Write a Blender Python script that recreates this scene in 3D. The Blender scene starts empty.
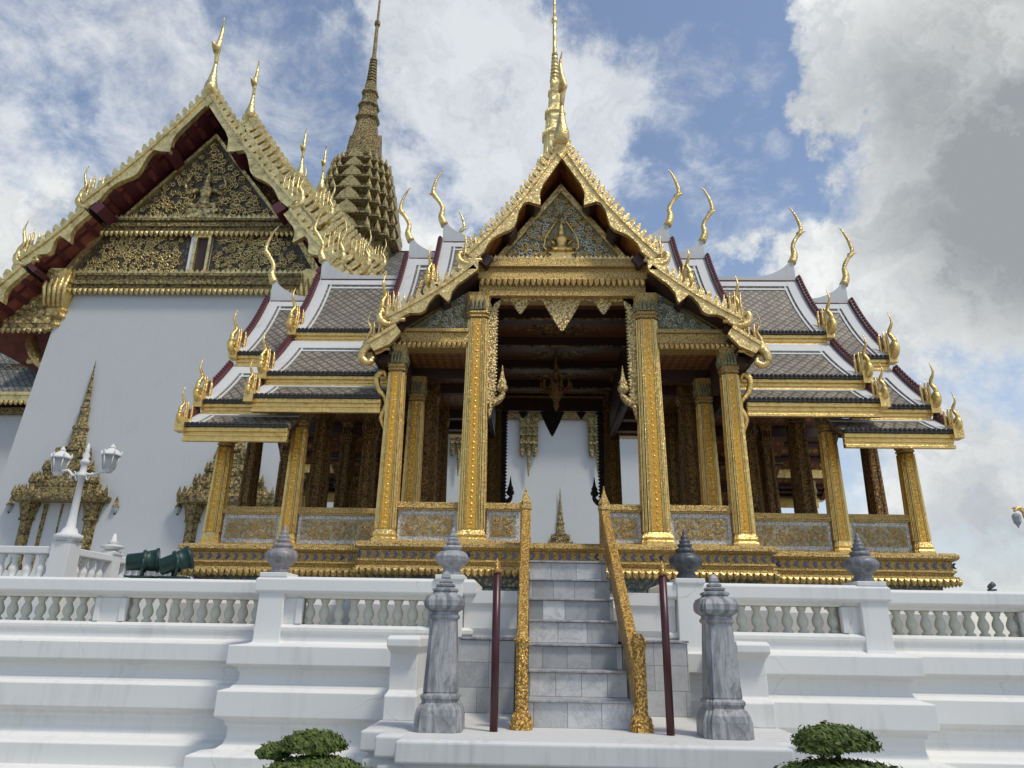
import bpy, math, random
from mathutils import Vector, Matrix
random.seed(7)
R = math.radians
sc = bpy.context.scene
C = sc.collection

# ------------------------------------------------------------------ camera
cam = bpy.data.cameras.new('camera'); camo = bpy.data.objects.new('camera', cam); C.objects.link(camo)
cam.sensor_width = 36.0; cam.lens = 710 * 36 / 1024; cam.clip_end = 5000
rot = Matrix(((0.99958, -0.00747, 0.02797), (0.02391, -0.33129, -0.94323), (0.01632, 0.9435, -0.33097)))
camo.matrix_world = Matrix.Translation((-.39, 0, 1.62)) @ rot.to_4x4()
sc.camera = camo
PITCH = 1

# ------------------------------------------------------------------ light
SUN_DIR = Vector((0.40, -0.30, 0.86)).normalized()
SUN_EL = math.asin(SUN_DIR.z)
sun = bpy.data.lights.new('sun', 'SUN'); suno = bpy.data.objects.new('sun', sun); C.objects.link(suno)
sun.energy = 2.3; sun.angle = R(9); sun.color = (1, .94, .82)
suno.rotation_euler = SUN_DIR.to_track_quat('Z', 'Y').to_euler()
SKY_STRENGTH = 0.10
SKY_TINT = (2.1, 1.88, 1.72)
sc.view_settings.view_transform = 'Standard'; sc.view_settings.look = 'None'
sc.view_settings.exposure = -0.06; sc.view_settings.gamma = 1

# ------------------------------------------------------------------ node helper
class NT:
    def __init__(s, tree): s.t = tree; s.t.nodes.clear()
    def n(s, kind, **kw):
        d = s.t.nodes.new(kind)
        for k, v in kw.items():
            if k.startswith('i_'):
                key = k[2:]
                key = int(key) if key.isdigit() else key.replace('_', ' ')
                s.set(d.inputs[key], v)
            else: setattr(d, k, v)
        return d
    def set(s, inp, v):
        if isinstance(v, bpy.types.NodeSocket): s.t.links.new(v, inp)
        elif isinstance(v, bpy.types.Node): s.t.links.new(v.outputs[0], inp)
        else:
            if hasattr(inp.default_value, '__len__') and len(inp.default_value) == 4 and len(v) == 3: v = (*v, 1)
            inp.default_value = v
    def m(s, op, a, b=0.0, c=0.0):
        d = s.t.nodes.new('ShaderNodeMath'); d.operation = op
        s.set(d.inputs[0], a); s.set(d.inputs[1], b); s.set(d.inputs[2], c)
        return d.outputs[0]
    def mix(s, f, a, b, mode='MIX'):
        d = s.t.nodes.new('ShaderNodeMix'); d.data_type = 'RGBA'; d.blend_type = mode
        s.set(d.inputs[0], f); s.set(d.inputs[6], a); s.set(d.inputs[7], b)
        return d.outputs[2]
    def ramp(s, f, stops):
        d = s.t.nodes.new('ShaderNodeValToRGB'); s.set(d.inputs[0], f)
        el = d.color_ramp.elements
        while len(el) < len(stops): el.new(.5)
        for e, (p, c) in zip(el, stops):
            e.position = p; e.color = (*c, 1) if len(c) == 3 else c
        return d.outputs[0]
    def smooth(s, v, a, b):
        d = s.t.nodes.new('ShaderNodeMapRange'); d.interpolation_type = 'SMOOTHSTEP'
        s.set(d.inputs[0], v); d.inputs[1].default_value = a; d.inputs[2].default_value = b
        return d.outputs[0]
    def noise(s, vec, scale, detail=4, rough=.55, dist=0):
        return s.n('ShaderNodeTexNoise', i_Vector=vec, i_Scale=scale, i_Detail=detail, i_Roughness=rough, i_Distortion=dist).outputs[0]

# ------------------------------------------------------------------ sky
w = bpy.data.worlds.new('World'); sc.world = w; w.use_nodes = True
N = NT(w.node_tree)
def pix(px, py):
    v = rot @ Vector((px - 512, 384 - py, -710)); return v.normalized()
tc = N.n('ShaderNodeTexCoord'); D = tc.outputs['Generated']
sky = N.n('ShaderNodeTexSky', sky_type='NISHITA', sun_disc=False, sun_elevation=SUN_EL,
          sun_rotation=math.atan2(SUN_DIR.x, SUN_DIR.y), altitude=0, air_density=1.0, dust_density=.6, ozone_density=1.0)
sep = N.n('ShaderNodeSeparateXYZ', i_0=D)
zz = N.m('MAXIMUM', sep.outputs[2], .05)
lay = N.n('ShaderNodeCombineXYZ', i_0=N.m('DIVIDE', sep.outputs[0], N.m('ADD', zz, .25)), i_1=N.m('DIVIDE', sep.outputs[1], N.m('ADD', zz, .25)), i_2=0.0)
wv = N.n('ShaderNodeTexNoise', i_Vector=D, i_Scale=5.0, i_Detail=8.0, i_Roughness=.62)
wsub = N.n('ShaderNodeVectorMath', operation='SUBTRACT'); N.set(wsub.inputs[0], wv.outputs[1]); wsub.inputs[1].default_value = (.5, .5, .5)
wmul = N.n('ShaderNodeVectorMath', operation='SCALE'); N.set(wmul.inputs[0], wsub); wmul.inputs['Scale'].default_value = .42
wadd = N.n('ShaderNodeVectorMath', operation='ADD'); N.set(wadd.inputs[0], D); N.set(wadd.inputs[1], wmul)
wn = N.n('ShaderNodeVectorMath', operation='NORMALIZE'); N.set(wn.inputs[0], wadd); DW = wn.outputs[0]
def blob(px, py, rad, soft=1.0, d_=None):
    d = N.n('ShaderNodeVectorMath', operation='DOT_PRODUCT'); N.set(d.inputs[0], d_ or DW); d.inputs[1].default_value = pix(px, py)
    return N.smooth(d.outputs['Value'], math.cos(R(rad)), math.cos(R(rad * (1 - soft))))
def add(*a):
    r = a[0]
    for x in a[1:]: r = N.m('ADD', r, x)
    return r
def wt(k, x): return N.m('MULTIPLY', x, k)
n1 = N.noise(D, 3.2, 9, .62, .35)
n2 = N.noise(lay, 7.0, 9, .68, .35)
nb = N.noise(D, 11, 9, .66, .3)
nc = N.noise(DW, 6, 9, .64, .2)
ng = N.noise(DW, 3.4, 8, .6, .2)
heavy = add(blob(1000, 120, 15.5), wt(.55, blob(1090, 330, 14)), wt(.9, blob(825, 70, 6)), wt(.5, blob(900, 10, 8)), wt(.9, blob(855, 275, 8)), wt(.45, blob(790, 320, 7)), wt(.3, blob(930, 420, 8)),
            wt(.95, blob(20, 260, 10)), wt(.35, blob(-60, 200, 10)), wt(.7, blob(430, 235, 6)), wt(.55, blob(1000, 540, 12)), wt(.5, blob(250, 480, 26)))
heavy = N.m('MINIMUM', heavy, 1.15)
hd = N.smooth(add(wt(.66, heavy), wt(.9, N.m('SUBTRACT', n1, .5)), wt(.75, N.m('SUBTRACT', nb, .5))), .20, .60)
wispm = add(wt(1.05, blob(490, 120, 13)), wt(.6, blob(470, 20, 9)), wt(.55, blob(60, 90, 20)), wt(.28, blob(250, 40, 18)), wt(.4, blob(600, 190, 9)), wt(.4, blob(740, 250, 10)), wt(.35, blob(690, 90, 5)), wt(.4, blob(930, 360, 14)))
wd = N.smooth(add(wt(.60, wispm), wt(1.3, N.m('SUBTRACT', n2, .5)), wt(.8, N.m('SUBTRACT', nb, .5))), .10, .66)
wd = wt(.88, wd)
grey = add(blob(1020, 130, 15, .95, D), wt(.6, blob(960, 60, 9, .95, D)), wt(.6, blob(1090, 300, 13, .9, D)), wt(.4, blob(1010, 520, 9, 1, D)), wt(.25, blob(20, 200, 9, 1, D)))
grey = N.m('MINIMUM', wt(.95, N.m('MULTIPLY', grey, N.m('MAXIMUM', add(.40, wt(2.6, N.m('SUBTRACT', ng, .40)), wt(.9, N.m('SUBTRACT', nc, .5))), 0.0))), 1.0)
skyc = N.mix(1.0, sky.outputs[0], SKY_TINT, 'MULTIPLY')
hz = N.smooth(sep.outputs[2], .40, .0)
skyc = N.mix(wt(.6, hz), skyc, (5.2, 5.9, 6.6))
white = N.mix(N.smooth(nc, .3, .66), (6.0, 6.35, 6.7), (10.2, 10.3, 10.1))
cl = N.mix(grey, white, (3.5, 3.8, 4.0))
col = N.mix(wd, skyc, N.mix(.2, white, skyc))
col = N.mix(hd, col, cl)
bg = N.n('ShaderNodeBackground', i_Color=col, i_Strength=SKY_STRENGTH)
out = N.n('ShaderNodeOutputWorld', i_Surface=bg)

# ------------------------------------------------------------------ materials
MATS = {}
def mat(name, fn):
    m = bpy.data.materials.new(name); m.use_nodes = True
    T = NT(m.node_tree); b = T.n('ShaderNodeBsdfPrincipled'); o = T.n('ShaderNodeOutputMaterial', i_Surface=b)
    P = T.n('ShaderNodeTexCoord').outputs['Object']
    fn(T, b, P); MATS[name] = m; return m
def bump(T, b, h, strength=.5, dist=.02):
    d = T.n('ShaderNodeBump', i_Strength=strength, i_Distance=dist, i_Height=h); T.set(b.inputs['Normal'], d)
def facets(T, b, P, scale, amt):
    # small mirror-glass facets: every cell tilts its own way
    v = T.n('ShaderNodeTexVoronoi', i_Vector=P, i_Scale=scale)
    g = T.n('ShaderNodeNewGeometry')
    s_ = T.n('ShaderNodeVectorMath', operation='SUBTRACT'); T.set(s_.inputs[0], v.outputs[1]); s_.inputs[1].default_value = (.5, .5, .5)
    m_ = T.n('ShaderNodeVectorMath', operation='SCALE'); T.set(m_.inputs[0], s_); m_.inputs['Scale'].default_value = amt
    a_ = T.n('ShaderNodeVectorMath', operation='ADD'); T.set(a_.inputs[0], g.outputs['Normal']); T.set(a_.inputs[1], m_)
    n_ = T.n('ShaderNodeVectorMath', operation='NORMALIZE'); T.set(n_.inputs[0], a_)
    return n_.outputs[0]
def S(T, b, col=None, rough=None, metal=None, spec=None):
    if col is not None: T.set(b.inputs['Base Color'], col)
    if rough is not None: T.set(b.inputs['Roughness'], rough)
    if metal is not None: T.set(b.inputs['Metallic'], metal)
    if spec is not None: T.set(b.inputs['Specular IOR Level'], spec)
def streaks(T, P, sx=6, sz=.5):
    mp = T.n('ShaderNodeMapping', i_Vector=P, i_Scale=(sx, sx, sz)); return T.noise(mp.outputs[0], 1.0, 6, .6)
def plaster(base, dirt, amt):
    def f(T, b, P):
        s = streaks(T, P, 15, .9); n = T.noise(P, 1.3, 6, .6); g = T.noise(P, 40, 3, .6)
        k = T.m('MULTIPLY', T.smooth(T.m('ADD', T.m('MULTIPLY', s, .45), T.m('MULTIPLY', n, .55)), .48, .78), amt); k = T.m('MAXIMUM', k, T.m('MULTIPLY', T.smooth(T.noise(P, 22, 8, .75), .66, .80), amt*.8))
        ed = T.n('ShaderNodeTexVoronoi', feature='DISTANCE_TO_EDGE', i_Vector=T.mix(.16, P, T.n('ShaderNodeTexNoise', i_Vector=P, i_Scale=4.0, i_Detail=6.0).outputs[1]), i_Scale=1.1)
        ck = T.m('MULTIPLY', T.smooth(ed.outputs[0], .007, .0), T.smooth(T.noise(P, .8, 4), .5, .66))
        c_ = T.mix(k, base, dirt); S(T, b, T.mix(T.m('MULTIPLY', ck, .38), c_, (.2, .19, .17)), .7, 0, .3); bump(T, b, T.m('ADD', T.m('MULTIPLY', g, .4), n), .25, .006)
    return f
mat('white_plaster', plaster((.74, .735, .695), (.46, .45, .42), .6))
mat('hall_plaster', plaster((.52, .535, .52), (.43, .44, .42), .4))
mat('white_trim', plaster((.60, .605, .585), (.34, .34, .33), .6))
mat('white_paint', plaster((.74, .74, .71), (.5, .5, .48), .4))
mat('plinth_white', plaster((.63, .63, .60), (.31, .30, .28), .75))
mat('baluster_stone', plaster((.58, .57, .475), (.40, .40, .33), .8))
def gold(base, dark, scale, thr=(.05, .55), metal=.85, rough=.33, bstr=.7, bd=.02, fac=.7):
    def f(T, b, P):
        v = T.n('ShaderNodeTexVoronoi', i_Vector=P, i_Scale=scale); v2 = T.n('ShaderNodeTexVoronoi', i_Vector=P, i_Scale=scale * 2.7)
        nz = T.noise(P, scale * .6, 5, .6)
        h = T.m('ADD', T.m('MULTIPLY', v.outputs[0], .7), T.m('MULTIPLY', v2.outputs[0], .4))
        k = T.smooth(T.m('ADD', h, T.m('MULTIPLY', T.m('SUBTRACT', nz, .5), .5)), thr[0] + .25, thr[1] + .25)  # crevice shade between the relief cells, put into the colour
        S(T, b, T.mix(k, base, dark), rough, T.m('MULTIPLY', T.m('SUBTRACT', 1.0, k), metal)); d = T.n('ShaderNodeBump', i_Strength=bstr, i_Distance=bd, i_Height=T.m('SUBTRACT', 1.0, h), i_Normal=facets(T, b, P, scale*1.6, fac)); T.set(b.inputs['Normal'], d)
    return f
def goldplain(base, dark, scale=9, metal=.9, rough=.26, fs=70, fac=.38):
    def f(T, b, P):
        nz = T.noise(P, scale, 6, .65); n3 = T.noise(P, scale * 9, 3, .6)
        k = T.smooth(nz, .42, .75)
        S(T, b, T.mix(k, base, dark), T.m('ADD', rough, T.m('MULTIPLY', n3, .2)), metal); d = T.n('ShaderNodeBump', i_Strength=.4, i_Distance=.02, i_Height=T.m('ADD', nz, T.m('MULTIPLY', n3, .3)), i_Normal=facets(T, b, P, fs, fac)); T.set(b.inputs['Normal'], d)
    return f
G0 = (.86, .60, .21); GD = (.20, .11, .03)
mat('gold', goldplain(G0, (.66, .43, .13), 14))
mat('gold_light', goldplain((.80, .59, .25), (.48, .32, .11), 11, .85, .30))
mat('gold_carved', gold(G0, GD, 30, (.1, .6)))
mat('gold_fine', gold((.84, .60, .22), (.17, .09, .022), 85, (.14, .60), .8, .34, .8, .012))
mat('gold_bright', gold((.86, .56, .14), (.26, .12, .025), 52, (.08, .5), .75, .3))
mat('gold_hall', gold((.72, .57, .25), (.11, .075, .03), 5, (.14, .62), .7, .4, .8, .06))
mat('gold_hall_plain', goldplain((.80, .64, .29), (.44, .32, .12), 3, .85, .34, 14, .4))
mat('gold_dim', goldplain((.46, .36, .16), (.20, .15, .06), 4, .6, .42, 12, .4))
mat('gold_old', gold((.36, .275, .11), (.06, .042, .016), 9, (.12, .62), .55, .5, .9, .06))
def amber(T, b, P):
    v = T.n('ShaderNodeTexVoronoi', i_Vector=P, i_Scale=24, i_Randomness=.55)
    v2 = T.n('ShaderNodeTexVoronoi', i_Vector=P, i_Scale=70)
    k = T.smooth(v.outputs[0], .16, .30)
    c = T.mix(k, (.98, .74, .26), T.mix(v2.outputs[0], (.92, .52, .05), (.50, .22, .02)))
    S(T, b, c, .25, .2); bump(T, b, v.outputs[0], .5, .01)
mat('amber_mosaic', amber)
def mosaic(c1, c2, c3, scale=30, metal=.35, glint=.3):
    def f(T, b, P):
        v = T.n('ShaderNodeTexVoronoi', i_Vector=P, i_Scale=scale); v2 = T.n('ShaderNodeTexVoronoi', i_Vector=P, i_Scale=scale * 3)
        sepc = T.n('ShaderNodeSeparateColor', i_0=v.outputs[1])
        c = T.mix(T.smooth(sepc.outputs[0], .35, .6), c1, c2)
        c = T.mix(T.smooth(v.outputs[0], .35, .6), c, c3)
        S(T, b, T.mix(T.m('MULTIPLY', v2.outputs[0], glint), c, (.8, .8, .76)), .38, metal, .35); bump(T, b, v2.outputs[0], .5, .01)
    return f
mat('silver_green_mosaic', mosaic((.10, .17, .12), (.04, .09, .05), (.26, .19, .06), 30, .0, .12))
mat('green_mosaic', mosaic((.05, .16, .09), (.42, .32, .08), (.02, .03, .05), 26))
mat('white_mosaic', mosaic((.90, .90, .86), (.78, .78, .72), (.40, .38, .32), 60, .0))
mat('mirror_ground', mosaic((.17, .13, .06), (.07, .05, .025), (.04, .028, .012), 9, 0, .04))
mat('silver_relief', gold((.82, .82, .66), (.30, .31, .19), 40, (.25, .75), .15, .3))
mat('blue_glass', lambda T, b, P: S(T, b, (.03, .03, .13), .12, 0, .8))
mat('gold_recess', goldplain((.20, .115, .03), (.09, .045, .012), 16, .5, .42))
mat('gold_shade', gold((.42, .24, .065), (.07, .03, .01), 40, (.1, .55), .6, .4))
mat('panel_ground', goldplain((.46, .40, .26), (.12, .08, .03), 30, .15, .45))
mat('gold_white', gold((.90, .70, .32), (.26, .16, .04), 40, (.10, .52), .65, .3))
def tiles(c1, c2, cl, s, sz):
    def f(T, b, P):
        x = T.n('ShaderNodeSeparateXYZ', i_0=P)
        wob = T.m('MULTIPLY', T.noise(P, 5, 3), .05)
        u = T.m('MULTIPLY', T.m('ADD', x.outputs[0], wob), s); v = T.m('MULTIPLY', x.outputs[2], sz)
        a = T.m('PINGPONG', T.m('ADD', u, v), .5); c = T.m('PINGPONG', T.m('SUBTRACT', u, v), .5)
        e = T.m('MINIMUM', a, c)
        n = T.noise(P, 2.2, 5, .65); n2 = T.noise(P, 30, 3)
        base = T.mix(T.smooth(n, .35, .7), c1, c2); base = T.mix(T.m('MULTIPLY', n2, .6), base, (.09, .08, .075))
        fl_ = T.n('ShaderNodeCombineXYZ', i_0=T.m('FLOOR', T.m('ADD', T.m('ADD', u, v), .5)), i_1=T.m('FLOOR', T.m('ADD', T.m('SUBTRACT', u, v), .5)), i_2=0.0)
        wn_ = T.n('ShaderNodeTexWhiteNoise', noise_dimensions='3D', i_Vector=fl_)
        base = T.mix(T.m('MULTIPLY', wn_.outputs[0], .6), base, T.mix(wn_.outputs[0], (.10, .09, .075), (.40, .36, .27)))
        ln = T.smooth(e, .17, .06)
        S(T, b, T.mix(ln, base, cl), .55, 0, .4); bump(T, b, e, .8, .02)
    return f
mat('roof_tiles', tiles((.20, .19, .155), (.30, .275, .215), (.10, .072, .038), 7.0, 8.3))
mat('hall_tiles', tiles((.10, .11, .10), (.16, .16, .14), (.05, .06, .05), 2.5, 3.0))
mat('burgundy', lambda T, b, P: (S(T, b, T.mix(T.noise(P, 8, 5), (.075, .012, .016), (.12, .025, .028)), .5)))
mat('drip_dark', lambda T, b, P: (S(T, b, T.mix(T.noise(P, 12, 5), (.022, .02, .02), (.06, .055, .05)), .6)))
def woodred(T, b, P):
    mp = T.n('ShaderNodeMapping', i_Vector=P, i_Scale=(1, 1, 1)); 
    v = T.n('ShaderNodeTexVoronoi', i_Vector=P, i_Scale=9, i_Randomness=.15); v2 = T.n('ShaderNodeTexVoronoi', i_Vector=P, i_Scale=40)
    k = T.smooth(T.m('ADD', v.outputs[0], T.m('MULTIPLY', v2.outputs[0], .35)), .62, .42)
    S(T, b, T.mix(k, T.mix(T.noise(P, 3, 4), (.15, .055, .03), (.22, .09, .045)), (.42, .25, .08)), .5, T.m('MULTIPLY', k, .5))
mat('ceiling_lacquer', woodred)
mat('orange_wood', lambda T, b, P: (S(T, b, T.mix(T.smooth(T.noise(P, 7, 5), .35, .7), (.34, .12, .02), (.16, .045, .012)), .45)))
mat('hall_soffit', lambda T, b, P: (S(T, b, T.mix(T.smooth(T.noise(P, 3, 5), .35, .7), (.30, .085, .055), (.19, .05, .035)), .6)))
mat('dark_wood', lambda T, b, P: (S(T, b, T.mix(T.noise(P, 9, 4), (.03, .014, .01), (.06, .028, .018)), .5)))
mat('dark_lace', gold((.10, .09, .08), (.012, .012, .015), 40, (.0, .4), .4, .5))  # rear pelmet: backlit silhouette shade put into the colour
def marble(c1, c2, vein, sx, row, rnd):
    def f(T, b, P):
        x = T.n('ShaderNodeSeparateXYZ', i_0=P)
        yz = T.n('ShaderNodeCombineXYZ', i_0=T.m('ADD', x.outputs[0], T.m('MULTIPLY', x.outputs[1], .37)), i_1=x.outputs[2], i_2=0.0)
        br = T.n('ShaderNodeTexBrick', i_Vector=yz, i_Scale=1.0, i_Mortar_Size=.0025, i_Brick_Width=sx, i_Row_Height=row, offset=.37, offset_frequency=1, squash=1.25, squash_frequency=3)
        T.set(br.inputs['Color1'], (0, 0, 0, 1)); T.set(br.inputs['Color2'], (1, 1, 1, 1)); T.set(br.inputs['Mortar'], (.5, .5, .5, 1))
        n = T.noise(P, 3.5, 9, .72, 1.2); vv = T.smooth(T.m('ABSOLUTE', T.m('SUBTRACT', n, .5)), .028, .0)
        cell = T.n('ShaderNodeSeparateColor', i_0=br.outputs[0]).outputs[0]
        c = T.mix(T.m('MULTIPLY', cell, rnd), c1, c2); c = T.mix(T.smooth(T.noise(P, 7, 8, .7), .4, .7), c, T.mix(.45, c, c2))
        c = T.mix(T.m('MULTIPLY', vv, .35), c, vein); c = T.mix(T.m('MULTIPLY', br.outputs[1], .75), c, (.10, .10, .10))
        S(T, b, c, .38, 0, .4); bump(T, b, T.m('ADD', n, T.m('MULTIPLY', br.outputs[1], -2)), .15, .004)
    return f
mat('stair_marble', marble((.72, .72, .70), (.27, .285, .29), (.20, .21, .23), .21, .201, 1.0))
mat('block_marble', marble((.52, .525, .515), (.30, .31, .32), (.62, .62, .62), .30, .212, .9))
def postmarble(c1, c2, c3):
    def f(T, b, P):
        mp = T.n('ShaderNodeMapping', i_Vector=P, i_Scale=(6, 6, 1.6), i_Rotation=(.25, .3, 0))
        n = T.noise(mp.outputs[0], 1.6, 9, .7, 1.6); n2 = T.noise(P, 14, 8, .7)
        c = T.mix(T.smooth(n, .36, .64), c1, c2); c = T.mix(T.smooth(n2, .5, .75), c, c3)
        S(T, b, c, .42, 0, .4); bump(T, b, n2, .2, .006)
    return f
mat('grey_marble', postmarble((.17, .174, .178), (.42, .42, .42), (.24, .24, .24)))
mat('pink_grey_stone', postmarble((.20, .19, .195), (.34, .31, .31), (.13, .12, .12)))
mat('dark_stone', postmarble((.05, .055, .06), (.12, .125, .13), (.03, .03, .03)))
mat('pale_grey_stone', postmarble((.26, .27, .285), (.44, .45, .46), (.20, .20, .21)))
mat('mid_grey_stone', postmarble((.13, .135, .14), (.25, .25, .255), (.09, .09, .09)))
mat('maroon_paint', lambda T, b, P: S(T, b, T.mix(T.noise(P, 30, 3), (.045, .008, .01), (.075, .014, .016)), .35))
mat('green_metal', lambda T, b, P: S(T, b, T.mix(T.noise(P, 20, 4), (.008, .032, .026), (.018, .055, .045)), .45, .2))
mat('lens_glass', lambda T, b, P: S(T, b, (.30, .32, .32), .08, 0, .8))
mat('lantern_glass', lambda T, b, P: S(T, b, (.36, .38, .38), .12, 0, .7))
mat('bark', lambda T, b, P: S(T, b, T.mix(T.noise(P, 25, 5), (.05, .035, .022), (.11, .085, .06)), .9))
def leafm(T, b, P):
    oi = T.n('ShaderNodeTexNoise', i_Vector=P, i_Scale=38.0, i_Detail=2.0)
    S(T, b, T.ramp(oi.outputs[0], [(.3, (.035, .065, .012)), (.5, (.085, .125, .025)), (.7, (.17, .20, .045))]), .55, 0, .3)
mat('foliage', leafm)
mat('paving', lambda T, b, P: S(T, b, T.mix(T.noise(P, 1.2, 6), (.22, .22, .21), (.32, .32, .31)), .8))

# ------------------------------------------------------------------ mesh builder
class MB:
    def __init__(s): s.v = []; s.f = []; s.mi = []; s.sm = []
    def add(s, vs, fs, m=0, smooth=False):
        b = len(s.v); s.v += [tuple(p) for p in vs]
        for f in fs: s.f.append([i + b for i in f]); s.mi.append(m); s.sm.append(smooth)
        return s
    def box(s, x0, x1, y0, y1, z0, z1, m=0):
        if x0 > x1: x0, x1 = x1, x0
        if y0 > y1: y0, y1 = y1, y0
        return s.add([(x0,y0,z0),(x1,y0,z0),(x1,y1,z0),(x0,y1,z0),(x0,y0,z1),(x1,y0,z1),(x1,y1,z1),(x0,y1,z1)],
                     [(3,2,1,0),(4,5,6,7),(0,1,5,4),(1,2,6,5),(2,3,7,6),(3,0,4,7)], m)
    def loft(s, prof, cx, cy, poly, m=0, sx=1, sy=1, smooth=False, cap=True, lean=None):
        n = len(poly); vs = []
        for (r, z) in prof: vs += [(cx + x*r*sx, cy + y*r*sy, z) for x, y in poly]
        fs = []
        for k in range(len(prof) - 1):
            for i in range(n):
                j = (i+1) % n; fs.append((k*n+i, k*n+j, (k+1)*n+j, (k+1)*n+i))
        if cap: fs.append(tuple(range(n))[::-1]); fs.append(tuple((len(prof)-1)*n + i for i in range(n)))
        return s.add(vs, fs, m, smooth)
    def sweep(s, path, radii, n=6, m=0, smooth=True, flat=None):
        # tube along a path; flat = (axis vector, factor) squashes the section along an axis
        P = [Vector(p) for p in path]; vs = []; k = len(P)
        ref = Vector((0.31, 0.17, .93)).normalized()
        for i, p in enumerate(P):
            t = (P[min(i+1, k-1)] - P[max(i-1, 0)]).normalized()
            a = t.cross(ref)
            if a.length < .05: a = t.cross(Vector((1, 0, 0)))
            a.normalize(); b = t.cross(a)
            for j in range(n):
                an = 2*math.pi*j/n; q = (a*math.cos(an) + b*math.sin(an))*radii[i]
                if flat: ax = Vector(flat[0]); q = q - ax*(q.dot(ax))*(1-flat[1])
                vs.append(tuple(p + q))
        fs = []
        for i in range(k-1):
            for j in range(n):
                jj = (j+1) % n; fs.append((i*n+j, i*n+jj, (i+1)*n+jj, (i+1)*n+j))
        fs.append(tuple(range(n))[::-1]); fs.append(tuple((k-1)*n+j for j in range(n)))
        return s.add(vs, fs, m, smooth)
    def prism(s, pts, vec, m=0):
        # pts = closed planar polygon in 3-D, extruded along vec
        n = len(pts); v = Vector(vec); a = [Vector(p) for p in pts]
        vs = [tuple(p) for p in a] + [tuple(p+v) for p in a]
        fs = [tuple(range(n)), tuple(range(2*n-1, n-1, -1))] + [(i, i+n, (i+1) % n + n, (i+1) % n) for i in range(n)]
        return s.add(vs, fs, m)
    def plan(s, pts, prof, closed=True, m=0, cap=True, sides=None):
        # profile (outward offset, z) swept round a rectilinear plan (outward = right of travel when going counter-clockwise)
        n = len(pts); rings = []
        def off(i, o):
            p = Vector(pts[i]); ds = []
            if closed or i > 0: ds.append((p - Vector(pts[i-1])).normalized())
            if closed or i < n-1: ds.append((Vector(pts[(i+1) % n]) - p).normalized())
            nn = [Vector((d.y, -d.x)) for d in ds]
            if len(nn) == 2:
                k = 1 + nn[0].dot(nn[1]); q = (nn[0] + nn[1]) / k
            else: q = nn[0]
            return p + q*o
        vs = []
        for (o, z) in prof:
            for i in range(n): q = off(i, o); vs.append((q.x, q.y, z))
        fs = []; mm = n if closed else n-1
        for k in range(len(prof)-1):
            for i in range(mm):
                j = (i+1) % n; fs.append((k*n+i, k*n+j, (k+1)*n+j, (k+1)*n+i))
        if cap and closed: fs.append(tuple((len(prof)-1)*n+i for i in range(n))); fs.append(tuple(range(n))[::-1])
        return s.add(vs, fs, m)
    def build(s, name, mats, parent=None, origin=None, bevel=0, kind=None):
        o = Vector(origin) if origin is not None else (Vector(parent['_w']) if parent is not None and '_w' in parent else Vector((0, 0, 0)))
        me = bpy.data.meshes.new(name)
        me.from_pydata([(x-o.x, y-o.y, z-o.z) for x, y, z in s.v], [], s.f)
        if isinstance(mats, str): mats = [mats]
        for mn in mats: me.materials.append(MATS[mn])
        me.polygons.foreach_set('material_index', s.mi); me.polygons.foreach_set('use_smooth', s.sm)
        me.validate(); me.update()
        ob = bpy.data.objects.new(name, me); C.objects.link(ob)
        if parent is not None: ob.parent = parent; ob['_w'] = tuple(o)
        else: ob.location = o; ob['_w'] = tuple(o)
        if bevel:
            bm = ob.modifiers.new('bevel', 'BEVEL'); bm.width = bevel; bm.segments = 2; bm.limit_method = 'ANGLE'; bm.angle_limit = R(40)
        if kind: ob['kind'] = kind
        return ob
def thing(name, label, cat, loc=(0, 0, 0), group=None):
    o = bpy.data.objects.new(name, None); C.objects.link(o); o.location = loc; o['_w'] = tuple(loc)
    o.empty_display_size = .2; tag(o, label, cat, group); return o
def tag(o, label, cat, group=None, kind=None):
    o['label'] = label; o['category'] = cat
    if group: o['group'] = group
    if kind: o['kind'] = kind
    return o
def copy_tree(o, parent=None):
    c = o.copy(); C.objects.link(c)
    if parent is not None: c.parent = parent
    for ch in list(o.children): copy_tree(ch, c)
    return c
def circ(n, ph=0.0): return [(math.cos(2*math.pi*i/n+ph), math.sin(2*math.pi*i/n+ph)) for i in range(n)]
SQ = [(-1,-1),(1,-1),(1,1),(-1,1)]
def redent():
    q = [(1,.5),(.86,.5),(.86,.7),(.7,.7),(.7,.86),(.5,.86),(.5,1)]
    r = []
    for k in range(4):
        c, s_ = [(1,0),(0,1),(-1,0),(0,-1)][k]
        r += [(x*c - y*s_, x*s_ + y*c) for x, y in q]
    return r
RED = redent()
def redent2():
    q = [(1,.74),(.87,.74),(.87,.87),(.74,.87),(.74,1)]; r = []
    for c, s_ in [(1,0),(0,1),(-1,0),(0,-1)]: r += [(x*c - y*s_, x*s_ + y*c) for x, y in q]
    return r
RED2 = redent2()
OCT = [(x/math.cos(math.pi/8), y/math.cos(math.pi/8)) for x, y in circ(8, math.pi/8)]
def lerp(a, b, t): return a + (b-a)*t

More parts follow.
